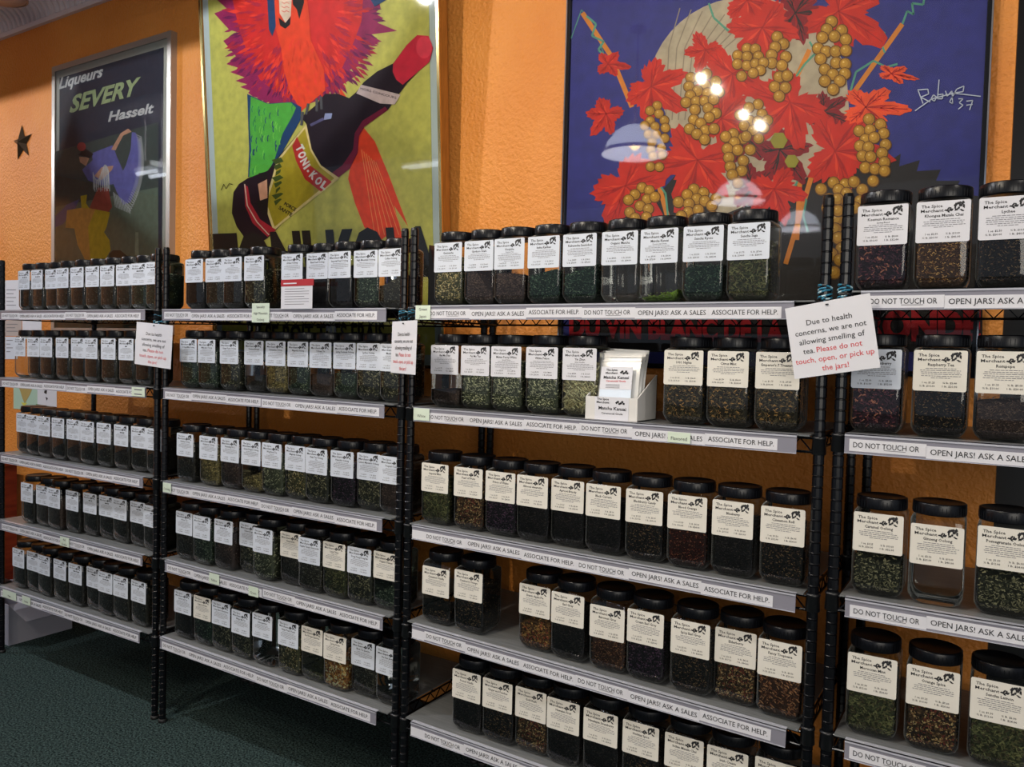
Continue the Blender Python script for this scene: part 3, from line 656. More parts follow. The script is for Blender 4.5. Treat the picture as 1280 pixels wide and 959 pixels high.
# ------------------------------------------------------------------ hanging warning notices
LINES = [("Due to health", None), ("concerns, we are not", None), ("allowing smelling of", None), ("tea. ", "Please do not"), (None, "touch, open, or pick up"), (None, "the jars!")]
def notice(name_label, TL, TR, BL, posts):
    TL, TR, BL = Vector(TL), Vector(TR), Vector(BL); ex = TR-TL; ey = BL-TL; n = ex.cross(ey).normalized()
    if n.y > 0: n = -n
    mb = MB(); q = [TL, TR, TR+ey, BL]
    mb.add([p for p in q]+[p-n*.0008 for p in q], [(0, 3, 2, 1), (4, 5, 6, 7), (0, 1, 5, 4), (1, 2, 6, 5), (2, 3, 7, 6), (3, 0, 4, 7)], M_PAPER)
    P = lambda x, y: tuple(TL+ex*x+ey*y+n*.0006)
    Hh = ey.length
    for i, (a, b) in enumerate(LINES):
        y = .285+i*.130
        s = (a or '')+(b or ''); vs, fs, wd = text_geo(s, .002, 2); hh = .074; sw = hh*Hh/ex.length*1.02; ww = wd*sw
        x = .5-ww/2
        for part, mm in ((a, M_INK), (b, M_RED)):
            if not part: continue
            vs, fs, wd = text_geo(part, .002, 2)
            mb.add([P(x+vx*sw, y-vy*hh) for vx, vy in vs], fs, mm); x += wd*sw+(.025 if part.endswith(' ') else 0)
    t = thing('warning_notice', name_label, 'sign', tuple(TL), 'health notices hung on the rack posts')
    o = mb.build('paper_sheet', t); o.location = -TL
    # speckled cord wound round the posts and through the top edge
    M1 = mat('blue_cord', (40, 120, 150), .7); M2 = mat('white_cord', (180, 210, 220), .7)
    mb = MB(); cx = sum(posts)/len(posts); zc = (TL.z+TR.z)/2
    for pxx in posts:
        for k in range(5):
            zz = zc+.012+.006*k+random.uniform(-.002, .002); pts = [(pxx+.0145*math.cos(a), .0145*math.sin(a), zz+.004*math.sin(a+k)) for a in [i*math.pi/5 for i in range(11)]]
            for i in range(10): mb.tube(pts[i], pts[i+1], .0022, (M1, M_COLLAR, M1, M2, M1)[(i+k) % 5], 5)
    hole = TL+ex*.5+ey*.05+n*.002
    for pxx in posts:
        a = Vector((pxx, -.016, zc+.012)); pts = [a.lerp(hole, i/6)+Vector((0, -.002, -.004*math.sin(math.pi*i/6))) for i in range(7)]
        for i in range(6): mb.tube(pts[i], pts[i+1], .0018, (M1, M_COLLAR)[i % 2], 5)
    o = mb.build('hanging_cord', t); o.location = -TL; o['label'] = 'speckled blue and black cord'
notice('tilted white health notice hanging between the third and rightmost racks', (3.587, -.060, 1.602), (3.762, -.060, 1.634), (3.614, -.060, 1.444), (3.66, 3.702))
notice('white health notice hanging between the leftmost and second racks', (1.134, -.050, 1.572), (1.360, -.050, 1.558), (1.122, -.050, 1.408), (1.195, 1.245))
notice('sideways-turned white health notice hanging between the second and third racks', (2.424, -.045, 1.573), (2.424+.172, -.045-.094, 1.573), (2.421, -.045, 1.418), (2.43, 2.467))

# ------------------------------------------------------------------ framed posters
class Art:
    """flat print built of thin coloured shapes on one plane"""
    def __init__(s, Y, a, zoom=None, z0=1.5): s.Y, s.a, s.z0 = Y, a, z0; s.mb = MB(); s.k = 0; s.zoom = zoom; s.n = Vector((0, -1, -a)).normalized()
    def P(s, u, v):
        if s.zoom: x0, y0, sc = s.zoom; u, v = x0+u/sc, y0+v/sc
        return Vector(at(u, v, Y=s.Y, a=s.a, z0=s.z0))+s.n*(.000015*s.k)
    def poly(s, pts, m, step=True):
        if step: s.k += 1
        q = [s.P(*p) for p in pts]; s.mb.add(q, [tuple(range(len(q)))], m)
    def line(s, pts, w_, m, step=True):
        if step: s.k += 1
        for (x0, y0), (x1, y1) in zip(pts[:-1], pts[1:]):
            dx, dy = x1-x0, y1-y0; L = math.hypot(dx, dy) or 1; nx, ny = -dy/L*w_/2, dx/L*w_/2
            q = [s.P(x0+nx, y0+ny), s.P(x1+nx, y1+ny), s.P(x1-nx, y1-ny), s.P(x0-nx, y0-ny)]; s.mb.add(q, [(0, 1, 2, 3)], m)
    def disc(s, x, y, r, m, n=12, ry=None, step=True):
        s.poly([(x+r*math.cos(2*math.pi*i/n), y+(ry or r)*math.sin(2*math.pi*i/n)) for i in range(n)], m, step)
    def text(s, st, p0, p1, h, m, bold=.02, slant=0., up=None):
        """baseline from p0 to p1 (in measured units), cap height h"""
        s.k += 1; vs, fs, wd = text_geo(st, bold, 3); dx, dy = p1[0]-p0[0], p1[1]-p0[1]
        ux, uy = up or (0, -1)
        s.mb.add([s.P(p0[0]+dx*x/wd+ux*h*y+slant*h*y, p0[1]+dy*x/wd+uy*h*y) for x, y in vs], fs, m)
def ink(name, c):
    return noise_mat('print_'+name, tuple(int(x*.93) for x in c), tuple(min(255, int(x*1.05)) for x in c), 30, .55, detail=6, spec=.25, lo=.3, hi=.7)
def frame_box(t, x0, x1, z0, z1, Y, a, fw, fd, mf, ms, mat_w, mat_m, sheet_m, name, glass=True, zr=1.5):
    """frame, side box, mat, sheet; sizes on the leaning plane (front face of the sheet at Y)"""
    def Q(x, z, off): return (x, Y-a*(z-zr)-off, z)
    def slab(X0, X1, Z0, Z1, o0, o1, m):
        mb.add([Q(X0, Z0, o0), Q(X1, Z0, o0), Q(X1, Z1, o0), Q(X0, Z1, o0), Q(X0, Z0, o1), Q(X1, Z0, o1), Q(X1, Z1, o1), Q(X0, Z1, o1)],
               [(0, 3, 2, 1), (4, 5, 6, 7), (0, 1, 5, 4), (1, 2, 6, 5), (2, 3, 7, 6), (3, 0, 4, 7)], m)
    for X0, X1, Z0, Z1 in ((x0, x0+fw, z0, z1), (x1-fw, x1, z0, z1), (x0+fw, x1-fw, z0, z0+fw), (x0+fw, x1-fw, z1-fw, z1)):
        mb = MB(); slab(X0, X1, Z0, Z1, -fd, .006, mf if ms is None else ms)
        if ms is not None: slab(X0, X1, Z0, Z1, .006, .012, mf)
        mb.build('frame_bar', t, -t.location)
    mb = MB(); slab(x0+fw*.5, x1-fw*.5, z0+fw*.5, z1-fw*.5, -.010, -.002, mat_m); o = mb.build('mat_board', t, -t.location)
    mb = MB(); slab(x0+fw+mat_w, x1-fw-mat_w, z0+fw+mat_w, z1-fw-mat_w, -.002, -.0002, sheet_m); mb.build('printed_sheet', t, -t.location)
    if glass:
        mb = MB(); mb.add([Q(x0+fw*.6, z0+fw*.6, .0045), Q(x1-fw*.6, z0+fw*.6, .0045), Q(x1-fw*.6, z1-fw*.6, .0045), Q(x0+fw*.6, z1-fw*.6, .0045)], [(0, 1, 2, 3)], M_PGLASS); mb.build('glass_pane', t, -t.location)

M_ALU = mat('brushed_silver_frame', (172, 168, 162), .35, metal=.6)
M_GOLD = mat('brass_frame_edge', (200, 178, 120), .2, metal=1.)
M_BLKFR = mat('black_gloss_frame', (16, 18, 22), .15)
M_WOODFR = noise_mat('stained_frame_wood', (150, 96, 36), (172, 112, 44), 12, .5, stretch=(8, 8, 1))

# --- poster 1: night-blue dancer poster
Y1 = .537
t = thing('framed_poster', 'tall silver-framed dark poster of a dancer in lavender shawl, by the star', 'poster', (-.01, Y1, 1.53))
xa_, xb_ = at(63, 200, Y=Y1-.012)[0], at(211, 200, Y=Y1-.012)[0]
ztop = (at(63, 85, Y=Y1-.012)[2]+at(211, 36, Y=Y1-.012)[2])/2
frame_box(t, xa_, xb_, 1.535, ztop, Y1, 0, .030, .028, M_ALU, None, .038, mat('grey_mat', (176, 176, 168), .6), ink('slate', (58, 62, 78)), 'p1')
A = Art(Y1, 0, (60, 40, 3.195)); A.k = 3
A.poly([(23,480),(440,360),(440,960),(23,960)], ink('slate_green', (76, 86, 84))); A.poly([(23,700),(440,620),(440,1200),(23,1200)], ink('moss_grey', (108, 120, 106)))
WH = ink('chalk', (206, 206, 206)); PG = ink('pale_green', (172, 186, 142)); LAV = ink('lavender', (112, 112, 176)); SKIN = ink('skin', (206, 158, 132)); YEL = ink('yellow', (206, 178, 52)); ORG = ink('apricot', (214, 158, 84)); RD = ink('brick_red', (176, 84, 76))
A.text('Liqueurs', (42, 228), (214, 178), 46, WH, .03, .25); A.text('SEVERY', (84, 322), (352, 248), 68, PG, .035, .28); A.text('Hasselt', (240, 358), (418, 322), 40, WH, .03, .25)
A.poly([(25,740),(75,690),(125,668),(112,700),(60,768),(25,782)], ink('dusk_blue', (84, 92, 148)))
A.poly([(335,400),(350,402),(372,450),(372,540),(358,610),(330,680),(300,690),(275,640),(255,590),(285,585),(312,530),(330,470)], LAV)
A.poly([(136,550),(178,512),(176,484),(258,452),(272,490),(300,555),(278,605),(215,615),(160,592)], LAV)
A.poly([(252,470),(290,405),(320,386),(334,398),(300,414),(270,472)], SKIN); A.poly([(185,575),(215,540),(262,534),(255,552),(214,592)], SKIN)
A.poly([(124,498),(166,502),(152,536),(128,520)], SKIN); A.poly([(122,492),(144,462),(182,488),(166,506),(150,498)], ink('hair', (30, 30, 38))); A.disc(134, 458, 18, ink('flower', (176, 72, 68)))
A.poly([(200,622),(240,620),(256,700),(240,722),(165,704)], RD)
A.poly([(165,704),(248,720),(234,780),(224,800),(246,832),(250,872),(225,915),(150,915),(118,850),(105,785),(70,782),(76,712),(134,702),(130,655),(156,650),(152,684)], YEL)
A.poly([(134,702),(190,708),(160,780),(170,915),(150,915),(118,850),(105,785),(70,782),(76,712)], ORG)
for i in range(26):
    q = i/25; A.line([(180+62*q, 560+30*math.sin(q*6)), (182+66*q+4*math.sin(i*2.), 628+10*math.sin(i*1.3))], 2.2, WH)
for i in range(34):
    q = i/33; x = 352+20*math.sin(q*2.6)-26*q*q*2; y = 410+280*q; A.line([(x, y), (x+22, y+10+14*q), (x+10, y+26)], 2., WH)
for i in range(14): A.line([(262+5*i, 640+4*i), (270+4.6*i, 700+2*i)], 2., WH)
A.poly([(350,800),(362,800),(364,892),(348,892)], ink('light_green_grey', (150, 160, 140))); A.poly([(245,885),(262,872),(290,872),(330,905),(245,905)], ink('roof', (44, 48, 50)))
A.mb.build('poster_artwork', t, -t.location)

# --- poster 2: yellow poster with a big red bird and a bottle, leaning forward
Y2, a2_ = .500, .065
t = thing('framed_poster', 'leaning gold-framed yellow poster of a red bird carrying a dark bottle', 'poster', (1.6, Y2, 1.42))
zt2 = 3.16
frame_box(t, .890, 2.221, 1.42, zt2, Y2, a2_, .012, .040, M_GOLD, M_WOODFR, .040, mat('blue_white_mat', (176, 188, 192), .6), ink('acid_yellow', (188, 184, 98)), 'p2')
A = Art(Y2, a2_, (255, 0, 2.997)); A.k = 3
MG = ink('magenta', (150, 36, 92)); RE = ink('scarlet', (206, 46, 44)); OR = ink('orange_red', (222, 74, 40)); GR = ink('leaf_green', (86, 170, 70)); BL = ink('prussian', (30, 66, 112)); DK = ink('wine_dark', (34, 20, 36)); BK = ink('print_black', (24, 24, 28))
A.poly([(505,320),(560,405),(600,480),(640,530),(690,650),(765,850),(712,770),(748,905),(690,880),(655,905),(600,850),(565,760),(540,670),(560,560),(520,420)], OR)
for i in range(7): A.line([(590+9*i, 560+8*i), (640+18*i, 880)], 2.4, ink('pale_orange', (232, 150, 90)))
A.poly([(50,0),(85,32),(38,50),(95,112),(132,122),(72,153),(122,214),(84,240),(134,256),(98,270),(152,290),(118,303),(162,316),(135,326),(172,340),(165,348),(184,362),(203,366),(190,380),(222,376),(215,392),(243,382),(246,398),(272,386),(290,402),(310,382),(332,392),(352,402),(420,380),(470,345),(530,310),(577,280),(545,262),(597,242),(560,235),(615,215),(580,200),(644,182),(600,165),(667,156),(620,130),(724,116),(650,85),(672,68),(640,50),(662,30),(640,-60),(60,-60)], MG)
A.poly([(95,-60),(120,60),(140,130),(170,220),(210,300),(270,345),(330,375),(400,370),(470,320),(520,250),(560,160),(590,80),(600,-60)], RE)
PUR = ink('violet', (112, 26, 84)); RE2 = ink('red_light', (226, 66, 50)); ROSE = ink('rose_red', (176, 40, 66))
rn_ = random.Random(3)
def feathers(n, ccx, ccy, r0, r1, a0, a1, L, cols):
    for i in range(n):
        a = rn_.uniform(a0, a1); q = rn_.uniform(r0, r1); x, y = ccx+q*math.cos(a)*1.05, ccy+q*math.sin(a); l = L*rn_.uniform(.7, 1.2); w_ = l*.13
        c_, s_ = math.cos(a), math.sin(a)
        A.poly([(x, y), (x+l*.5*c_-w_*s_, y+l*.5*s_+w_*c_), (x+l*c_, y+l*s_), (x+l*.5*c_+w_*s_, y+l*.5*s_-w_*c_)], cols[i % len(cols)], step=(i % 6 == 0))
feathers(110, 370, 110, 205, 250, .15, math.pi-.15, 46, (PUR, ROSE, MG))
feathers(60, 370, 40, 225, 260, -.1, math.pi+.1, 50, (PUR, ROSE, MG))
feathers(110, 370, 100, 140, 215, .35, math.pi-.35, 44, (RE2, ROSE, MG, RE))
feathers(110, 370, 40, 120, 215, -.2, math.pi+.2, 48, (RE2, ROSE, RE, ROSE))
A.poly([(235,-60),(270,110),(290,180),(300,260),(320,340),(365,418),(395,390),(440,352),(455,340),(450,260),(400,150),(395,60),(380,-60)], OR)
feathers(60, 360, 60, 60, 290, 1.2, 1.9, 34, (RE2, ink('deep_orange', (206, 60, 34)), OR))
for i in range(0):
    q = i/10; A.line([(150+18*i, 60+10*i), (110+16*i, 130+20*i)], 2.2, MG); A.line([(470+9*i, 60+6*i), (480+12*i, 260-14*i)], 2.2, MG)
A.poly([(280,-50),(332,-50),(326,60),(306,86),(284,50)], ink('face_white', (214, 196, 178))); A.poly([(330,-40),(372,-40),(376,10),(358,72),(348,34),(334,18)], BK); A.poly([(280,66),(306,86),(326,62),(324,92),(306,108),(286,96)], BK)
A.poly([(236,-40),(262,-40),(270,98),(257,136),(244,112)], BL); A.poly([(620,-10),(700,-10),(640,26)], BL)
for i in range(3): A.line([(292, 8+16*i), (302, 14+16*i), (310, 8+16*i), (320, 14+16*i)], 2, RE)
A.poly([(163,352),(240,388),(330,382),(366,402),(362,450),(300,560),(250,660),(166,664),(170,560)], BL)
A.poly([(176,362),(240,390),(326,384),(346,404),(330,440),(296,500),(266,596),(236,654),(170,664),(178,560),(172,470)], GR)
for i in range(60):
    x = rn_.uniform(180, 340); y = rn_.uniform(390, 640)
    if x < 340-.4*(y-390): A.line([(x, y), (x-4, y+12), (x-2, y+24)], 3, (ink('lime', (120, 196, 84)), ink('teal_green', (40, 128, 84)), BL)[i % 3])
A.poly([(108,760),(112,720),(132,690),(165,668),(240,640),(270,600),(385,465),(365,440),(420,395),(455,352),(505,352),(545,368),(572,345),(600,308),(650,268),(710,238),(760,170),(800,132),(842,135),(859,180),(846,232),(800,272),(762,312),(725,362),(690,412),(640,447),(602,475),(582,510),(577,572),(547,632),(502,668),(450,712),(300,832),(240,892),(200,917),(158,897),(124,850),(106,800)], DK)
A.poly([(566,590),(577,572),(582,510),(602,475),(690,412),(680,400),(596,452),(566,500),(560,560),(520,620),(470,655),(502,668),(547,632)], ink('wine_red', (120, 24, 60)))
A.poly([(710,240),(760,170),(800,132),(842,135),(859,180),(846,232),(800,272),(746,318),(722,300),(708,270)], ink('cap_red', (196, 40, 66))); A.disc(826, 178, 30, ink('cap_rose', (214, 66, 88)), 16, 42)
A.poly([(590,318),(738,355),(716,392),(660,388),(572,350)], ink('band_grey', (196, 178, 180))); A.text('HORS CONCOURS', (588, 336), (722, 372), 9, DK, .01)
A.poly([(455,425),(482,425),(478,445),(450,450)], ink('glint', (150, 158, 196))); A.line([(400, 470), (450, 445)], 10, ink('sheen', (92, 88, 130)))
A.poly([(385,465),(405,560),(440,620),(510,668),(300,832),(262,866),(225,760),(250,690),(275,600)], ink('label_cream', (214, 196, 140)))
A.poly([(380,482),(400,565),(436,626),(490,668),(300,822),(266,850),(236,760),(258,692),(280,606)], ink('label_olive', (166, 150, 42)))
A.poly([(350,512),(372,560),(402,622),(480,682),(440,718),(380,672),(346,602),(332,548)], ink('label_red', (176, 46, 44)))
for i, (ch, x, y, r_) in enumerate([('T',344,552,62),('O',352,578,60),('N',362,604,57),('I',374,630,52),('-',382,644,48),('K',394,660,42),('O',414,682,38),('L',436,700,34)]):
    c_, s_ = math.cos(R_(r_)), math.sin(R_(r_)); A.text(ch, (x, y), (x+c_*(22 if ch not in 'I-' else 8), y+s_*(22 if ch not in 'I-' else 8)), 28, WH, .05, 0, (s_, -c_))
A.text('PORCE', (300, 768), (342, 792), 13, BK, .03, 0, (.5, -.87)); A.text('SANTE', (280, 782), (328, 812), 13, BK, .03, 0, (.5, -.87))
for i in range(8): A.poly([(255+8*(i % 3), 600+22*i), (290-4*(i % 2), 590+22*i), (300-6*(i % 3), 606+20*i), (270, 616+22*i)], ink('label_leaf', (66, 84, 34)))
A.poly([(152,690),(166,700),(176,760),(212,822),(272,862),(240,888),(184,836),(156,772)], ink('base_red', (176, 40, 58)))
A.line([(154, 690), (164, 770), (200, 832), (245, 880)], 4, ink('face_white', (214, 196, 178)))
A.poly([(205,650),(235,644),(246,700),(240,800),(228,820),(196,760),(216,744),(240,740),(236,690)], BK); A.poly([(204,690),(238,672),(240,742),(212,752)], SKIN)
A.line([(392, 388), (384, 430)], 9, ink('claw', (84, 84, 90))); A.line([(424, 368), (424, 418)], 9, ink('claw', (84, 84, 90))); A.line([(440, 362), (442, 410)], 9, ink('claw', (84, 84, 90))); A.line([(372, 420), (366, 470)], 9, ink('claw', (84, 84, 90)))
A.line([(66, 712), (76, 690), (84, 708), (96, 688), (110, 692)], 2, BK)
A.zoom = None
A.text('TONI-KOLA', (270, 372), (552, 362), 76, ink('letter_black', (34, 34, 36)), .05, -.10)
A.text('SE BOIT TRES FRAIS', (332, 433), (481, 431), 27, BK, .03)
A.mb.build('poster_artwork', t, -t.location)

# --- poster 3: blue poster with vine leaves and grapes
Y3 = .545
t = thing('framed_poster', 'wide black-framed blue poster of red vine leaves and golden grapes', 'poster', (3.3, Y3, 1.45))
x0_, x1_ = at(705, 150, Y=Y3-.01)[0], at(1237, 120, Y=Y3-.01)[0]
frame_box(t, x0_, x1_, 1.45, 3.05, Y3, 0, .013, .019, M_BLKFR, None, .002, BK, ink('ultramarine', (52, 54, 128)), 'p3')
mb = MB()
for X in (x0_-.0005, x1_-.0035):  # bright strips put the edge highlight onto the black frame
    mb = MB(); mb.box((X, Y3-.0145, 1.455), (X+.004, Y3-.0125, 3.045), mat('highlight_strip', (220, 220, 220), .12, metal=1.))
    mb.build('edge_highlight', t, -t.location)['label'] = 'bright strip standing in for a highlight on the frame edge'
A = Art(Y3, 0, None); A.k = 3
BEI = ink('beige', (176, 162, 140)); BRN = ink('umber', (40, 36, 38)); LRED = ink('leaf_red', (192, 44, 32)); LDRK = ink('leaf_crimson', (132, 26, 38)); LORG = ink('leaf_orange', (222, 82, 42)); VEIN = ink('vein', (160, 34, 32)); STEM = ink('stem_ochre', (206, 128, 48)); TEND = ink('tendril', (84, 150, 128))
gp = [(720,292),(728,285)]
pts = [(752,286),(757,264),(764,280),(768,258),(776,270),(790,250),(830,235),(870,190),(1000,150),(1070,180),(1082,216),(1098,205),(1104,188),(1108,204),(1126,192),(1124,208),(1150,200),(1146,214),(1176,212),(1170,226),(1200,226),(1192,240),(1228,246),(1228,440),(712,440),(712,330)]
A.poly(pts, BRN)
A.poly([(812,84)]+[(935-126*math.cos(R_(d)), 118-122*math.sin(R_(d))) for d in range(16, 176, 8)]+[(1062,150),(1040,190),(1000,230),(900,270),(850,230),(838,160)], BEI)
for k in range(8): A.line([(850+14*k, 10+2*k), (836+10*k, 60), (832+8*k, 150)], 1.4, ink('fold_grey', (140, 128, 112)))
A.line([(714, 48), (727, 12), (740, 32), (748, 48), (762, 88)], 1.2, TEND)
for a_, b_ in (((728,16),(764,70)), ((764,70),(790,134)), ((820,219),(840,290)), ((1128,30),(1064,120)), ((1012,62),(996,96)), ((1014,222),(982,330)), ((1000,225),(996,300))): A.line([a_, b_], 6, STEM)
for pth in ([(733,20),(745,30),(740,45),(755,52),(748,62),(770,85)], [(886,4),(892,22),(914,42)], [(806,205),(818,215),(822,228),(832,242),(836,280)], [(998,224),(992,238),(1008,250),(1004,270),(1010,290)],
            [(1128,30),(1134,14),(1142,18),(1140,4),(1154,6),(1156,-6)], [(1106,66),(1100,50),(1106,40)], [(1062,118),(1070,90),(1092,76),(1108,84),(1122,80)], [(995,96),(1006,80),(1020,66),(1012,52)]): A.line(pth, 2.6, TEND)
LLIT = ink('leaf_lit', (212, 66, 40)); LSH = ink('leaf_shade', (158, 30, 32))
TIPS = ((0, 1., .46), (1.02, .88, .42), (-1.02, .88, .42), (2.05, .70, .45), (-2.05, .70, .45))
def vine_leaf(cx, cy, r, rot, m, sq=1., seed=0):
    rn = random.Random(seed); n = 84; r *= 1.42
    tips = [(a+rn.uniform(-.12, .12), l*rn.uniform(.9, 1.1), w_) for a, l, w_ in TIPS]
    def R0(t):
        v = .50
        for a, l, w_ in tips:
            d = abs((t-a+math.pi) % (2*math.pi)-math.pi); v = max(v, .50+(l-.50)*max(0, 1-d/w_)**.75)
        d = abs((t+2*math.pi) % (2*math.pi)-math.pi); return v*(.35+.65*min(1, d/.5))
    def T(x, y): return (cx+x*math.cos(rot)-y*sq*math.sin(rot), cy+x*math.sin(rot)+y*sq*math.cos(rot))
    pts = []
    for i in range(n):
        t = 2*math.pi*i/n-math.pi; q = r*(R0(t)+(.05, -.035, .0)[i % 3]+rn.uniform(-.02, .02)); pts.append(T(q*math.cos(t), q*math.sin(t)))
    A.poly(pts, m)
    lit, sh = (LLIT, LSH) if m is not LDRK else (LSH, BRN)
    A.k += 1
    for a, l, w_ in tips:
        for s_ in (-1, 1):
            a2 = a+s_*.16; q = r*l*.72; A.poly([T(0, 0), T(q*.5*math.cos(a2+s_*.12), q*.5*math.sin(a2+s_*.12)), T(q*math.cos(a2), q*math.sin(a2)), T(q*.55*math.cos(a2-s_*.05), q*.55*math.sin(a2-s_*.05))], lit if s_ > 0 else sh, step=False)
    A.k += 1
    for a, l, w_ in tips:
        x, y = r*l*.9*math.cos(a), r*l*.9*math.sin(a)
        A.line([T(0, 0), T(x*.5+r*.02, y*.5), T(x, y)], 1.3, VEIN if m is not LDRK else BRN, False)
        for f in (.35, .6):
            for s_ in (-1, 1):
                a3 = a+s_*.5; A.line([T(x*f, y*f), T(x*f+r*.2*math.cos(a3), y*f+r*.2*math.sin(a3))], .8, VEIN if m is not LDRK else BRN, False)
for i, L_ in enumerate([(934,0,32,.3,LRED),(994,16,34,.2,LDRK),(1048,14,48,.5,LRED),(953,34,42,1.2,LRED),(882,62,24,2.,LRED),(814,108,36,.6,LRED),(760,80,20,.1,LRED,.7),(758,142,26,2.2,LRED,.8),(975,187,34,1.,LDRK),
    (916,92,44,1.7,LRED),(1030,140,26,.4,LDRK),(988,128,48,2.4,LRED),(902,148,34,.4,LRED),(782,232,46,.9,LRED),(872,200,50,2.,LRED),(940,235,30,.2,LDRK),(968,236,34,1.3,LRED),(1044,189,50,.15,LRED),(1082,134,40,.1,LORG,.62),(1114,92,24,.2,LORG,.42),(930,170,26,.8,LDRK)]):
    A_ = list(L_); vine_leaf(A_[0], A_[1], A_[2], A_[3], A_[4], A_[5] if len(A_) > 5 else 1., i)
G1, G2, G3 = ink('grape_gold', (166, 120, 34)), ink('grape_edge', (96, 62, 20)), ink('grape_light', (186, 142, 50)); G4 = ink('grape_glint', (220, 190, 112))
def grapes(cx, cy, rx, ry, r, seed):
    rn = random.Random(seed); pl = []
    for _ in range(400):
        x, y = rn.uniform(-1, 1), rn.uniform(-1, 1)
        if x*x+y*y > 1: continue
        if abs(x) > 1.1-.45*(y+1)/2*1.2: continue
        X_, Y_ = cx+x*rx, cy+y*ry
        if all((X_-a)**2+(Y_-b)**2 > (r*1.34)**2 for a, b in pl): pl.append((X_, Y_))
    pl.sort(key=lambda p: p[1]+.3*p[0]); A.k = KG
    for X_, Y_ in pl:
        A.disc(X_, Y_, r*1.06, G2); A.disc(X_-r*.04, Y_-r*.04, r*.90, G1); A.disc(X_-r*.14, Y_-r*.16, r*.56, G3); A.disc(X_-r*.3, Y_-r*.34, r*.16, G4, 6)
KG = A.k
for i, g in enumerate([(878,133,24,44,7.2),(936,80,22,20,7.),(975,84,14,40,7.5),(1042,71,22,44,7.8),(820,172,15,42,6.2),(920,198,20,36,7.4),(943,152,20,24,7.),(1093,187,24,40,7.6),(801,258,21,24,7.),(872,262,30,26,7.4),(1052,244,32,20,7.8),(1046,300,9,48,8.5)]): grapes(*g, i+10)
A.k = KG+160
for x, y, r in ((974, 176, 11), (990, 202, 9)): A.disc(x, y, r, ink('olive', (146, 138, 50)), 6)
for dx, st in ((0, [[(1148,114),(1154,130)],[(1147,113),(1160,112),(1161,118),(1151,122),(1163,128)],[(1167,119),(1164,124),(1168,127),(1171,122),(1167,119)],[(1174,100),(1172,124),(1178,124),(1179,118),(1173,119)],[(1182,114),(1184,121),(1190,114),(1191,130),(1187,128),(1196,112),(1205,108),(1204,115),(1192,117),(1226,121)],[(1144,139),(1165,124),(1192,117)]]),
               (0, [[(1198,124),(1204,124),(1199,129),(1204,132),(1198,137)],[(1208,127),(1216,126),(1212,138)],[(1208,132),(1216,131)]])):
    for q in st: A.line(q, 1.3, ink('signature', (190, 196, 214)))
RDT = ink('title_red', (176, 34, 44))
A.text('DU VIN BLANC DE LA', (712, 420), (980, 427), 26, RDT, .05); A.text('GIRONDE', (1036, 424), (1226, 424), 34, RDT, .06)
A.mb.build('poster_artwork', t, -t.location)

# ------------------------------------------------------------------ star and papers on the wall
p = at(29, 179, Y=WY); t_ = MB(); R1, R2s = .108, .042; vs = []
M_STAR = mat('aged_bronze_metal', (70, 56, 40), .4, metal=.6)
for i in range(10):
    a = math.pi/2+i*math.pi/5+.08; r = R1 if i % 2 == 0 else R2s; vs.append((r*math.cos(a), 0, r*math.sin(a)))
vs += [(0, -.030, 0), (0, .0, 0)]
t_.add(vs, [(i, 10, (i+1) % 10) for i in range(10)]+[tuple(range(10))], M_STAR)
o = t_.build('barn_star', None, (p[0], WY-.003, p[2])); tag(o, 'dark bronze five-pointed metal star on the orange wall', 'star')
def sheet(name, label, q, m, extra=None, cat='paper', d=.001):
    """q = four measured corners TL TR BR BL on the wall"""
    P4 = [Vector(at(u, v, Y=WY-.0006)) for u, v in q]; mb = MB(); n = Vector((0, -d, 0))
    mb.add(P4+[p+n for p in P4], [(0, 1, 2, 3), (4, 7, 6, 5), (0, 4, 5, 1), (1, 5, 6, 2), (2, 6, 7, 3), (3, 7, 4, 0)], m)
    if extra:
        for pts, mm in extra: mb.add([Vector(at(u, v, Y=WY-.0006-d-.0006)) for u, v in pts], [tuple(range(len(pts)))], mm)
    tag(mb.build(name), label, cat)
def dashes(x0, y0, x1, y1, n, m): return [([(x0, y0+(y1-y0)*k/n), (x1-3*(k % 2), y0+(y1-y0)*k/n), (x1-3*(k % 2), y0+(y1-y0)*k/n+.9), (x0, y0+(y1-y0)*k/n+.9)], m) for k in range(n)]
sheet('wall_paper_sheet', 'white handwritten paper sheet pinned on the wall left of the top shelf jars', [(-6,351),(27,350),(27,392),(-6,392)], M_PAPER, dashes(8, 362, 20, 386, 5, M_GINK))
sheet('wall_certificate', 'grey-beige notice pinned below the top shelf by the left post', [(-8,401),(27,400),(27,420),(-8,420)], mat('grey_sheet', (176, 164, 158), .6), dashes(8, 405, 22, 418, 3, M_GINK))
sheet('wall_paper_sheet', 'white sheet with dark border behind the jars, right of grey notice', [(28,399),(52,398),(52,424),(28,424)], M_PAPER)
sheet('wall_paper_sheet', 'pale blue-white sheet at the left end behind second shelf jars', [(-8,421),(24,421),(22,449),(-8,449)], M_COOL, dashes(8, 425, 16, 444, 4, M_GINK))
GREENP = mat('map_sea', (166, 196, 176), .6)
sheet('wall_map', 'small pastel map of a continent on the orange wall below second shelf', [(17,478),(47,479),(47,513),(17,511)], GREENP, [([(22,481),(42,482),(38,492),(31,505),(28,498),(25,488)], mat('map_land', (170, 150, 88), .6)), ([(26,503),(34,504),(30,508)], mat('map_yellow', (210, 206, 84), .6))], 'map')
sheet('wall_chart', 'white chart sheet beside the small map below second shelf', [(47,480),(71,481),(71,510),(47,507)], M_PAPER, [([(56,487),(59,488),(58,493),(55,491)], M_INK), ([(57,496),(60,498),(58,501)], M_INK), ([(45,505),(68,509),(68,510.5),(45,507)], mat('map_olive', (110, 128, 92), .6))], 'chart')

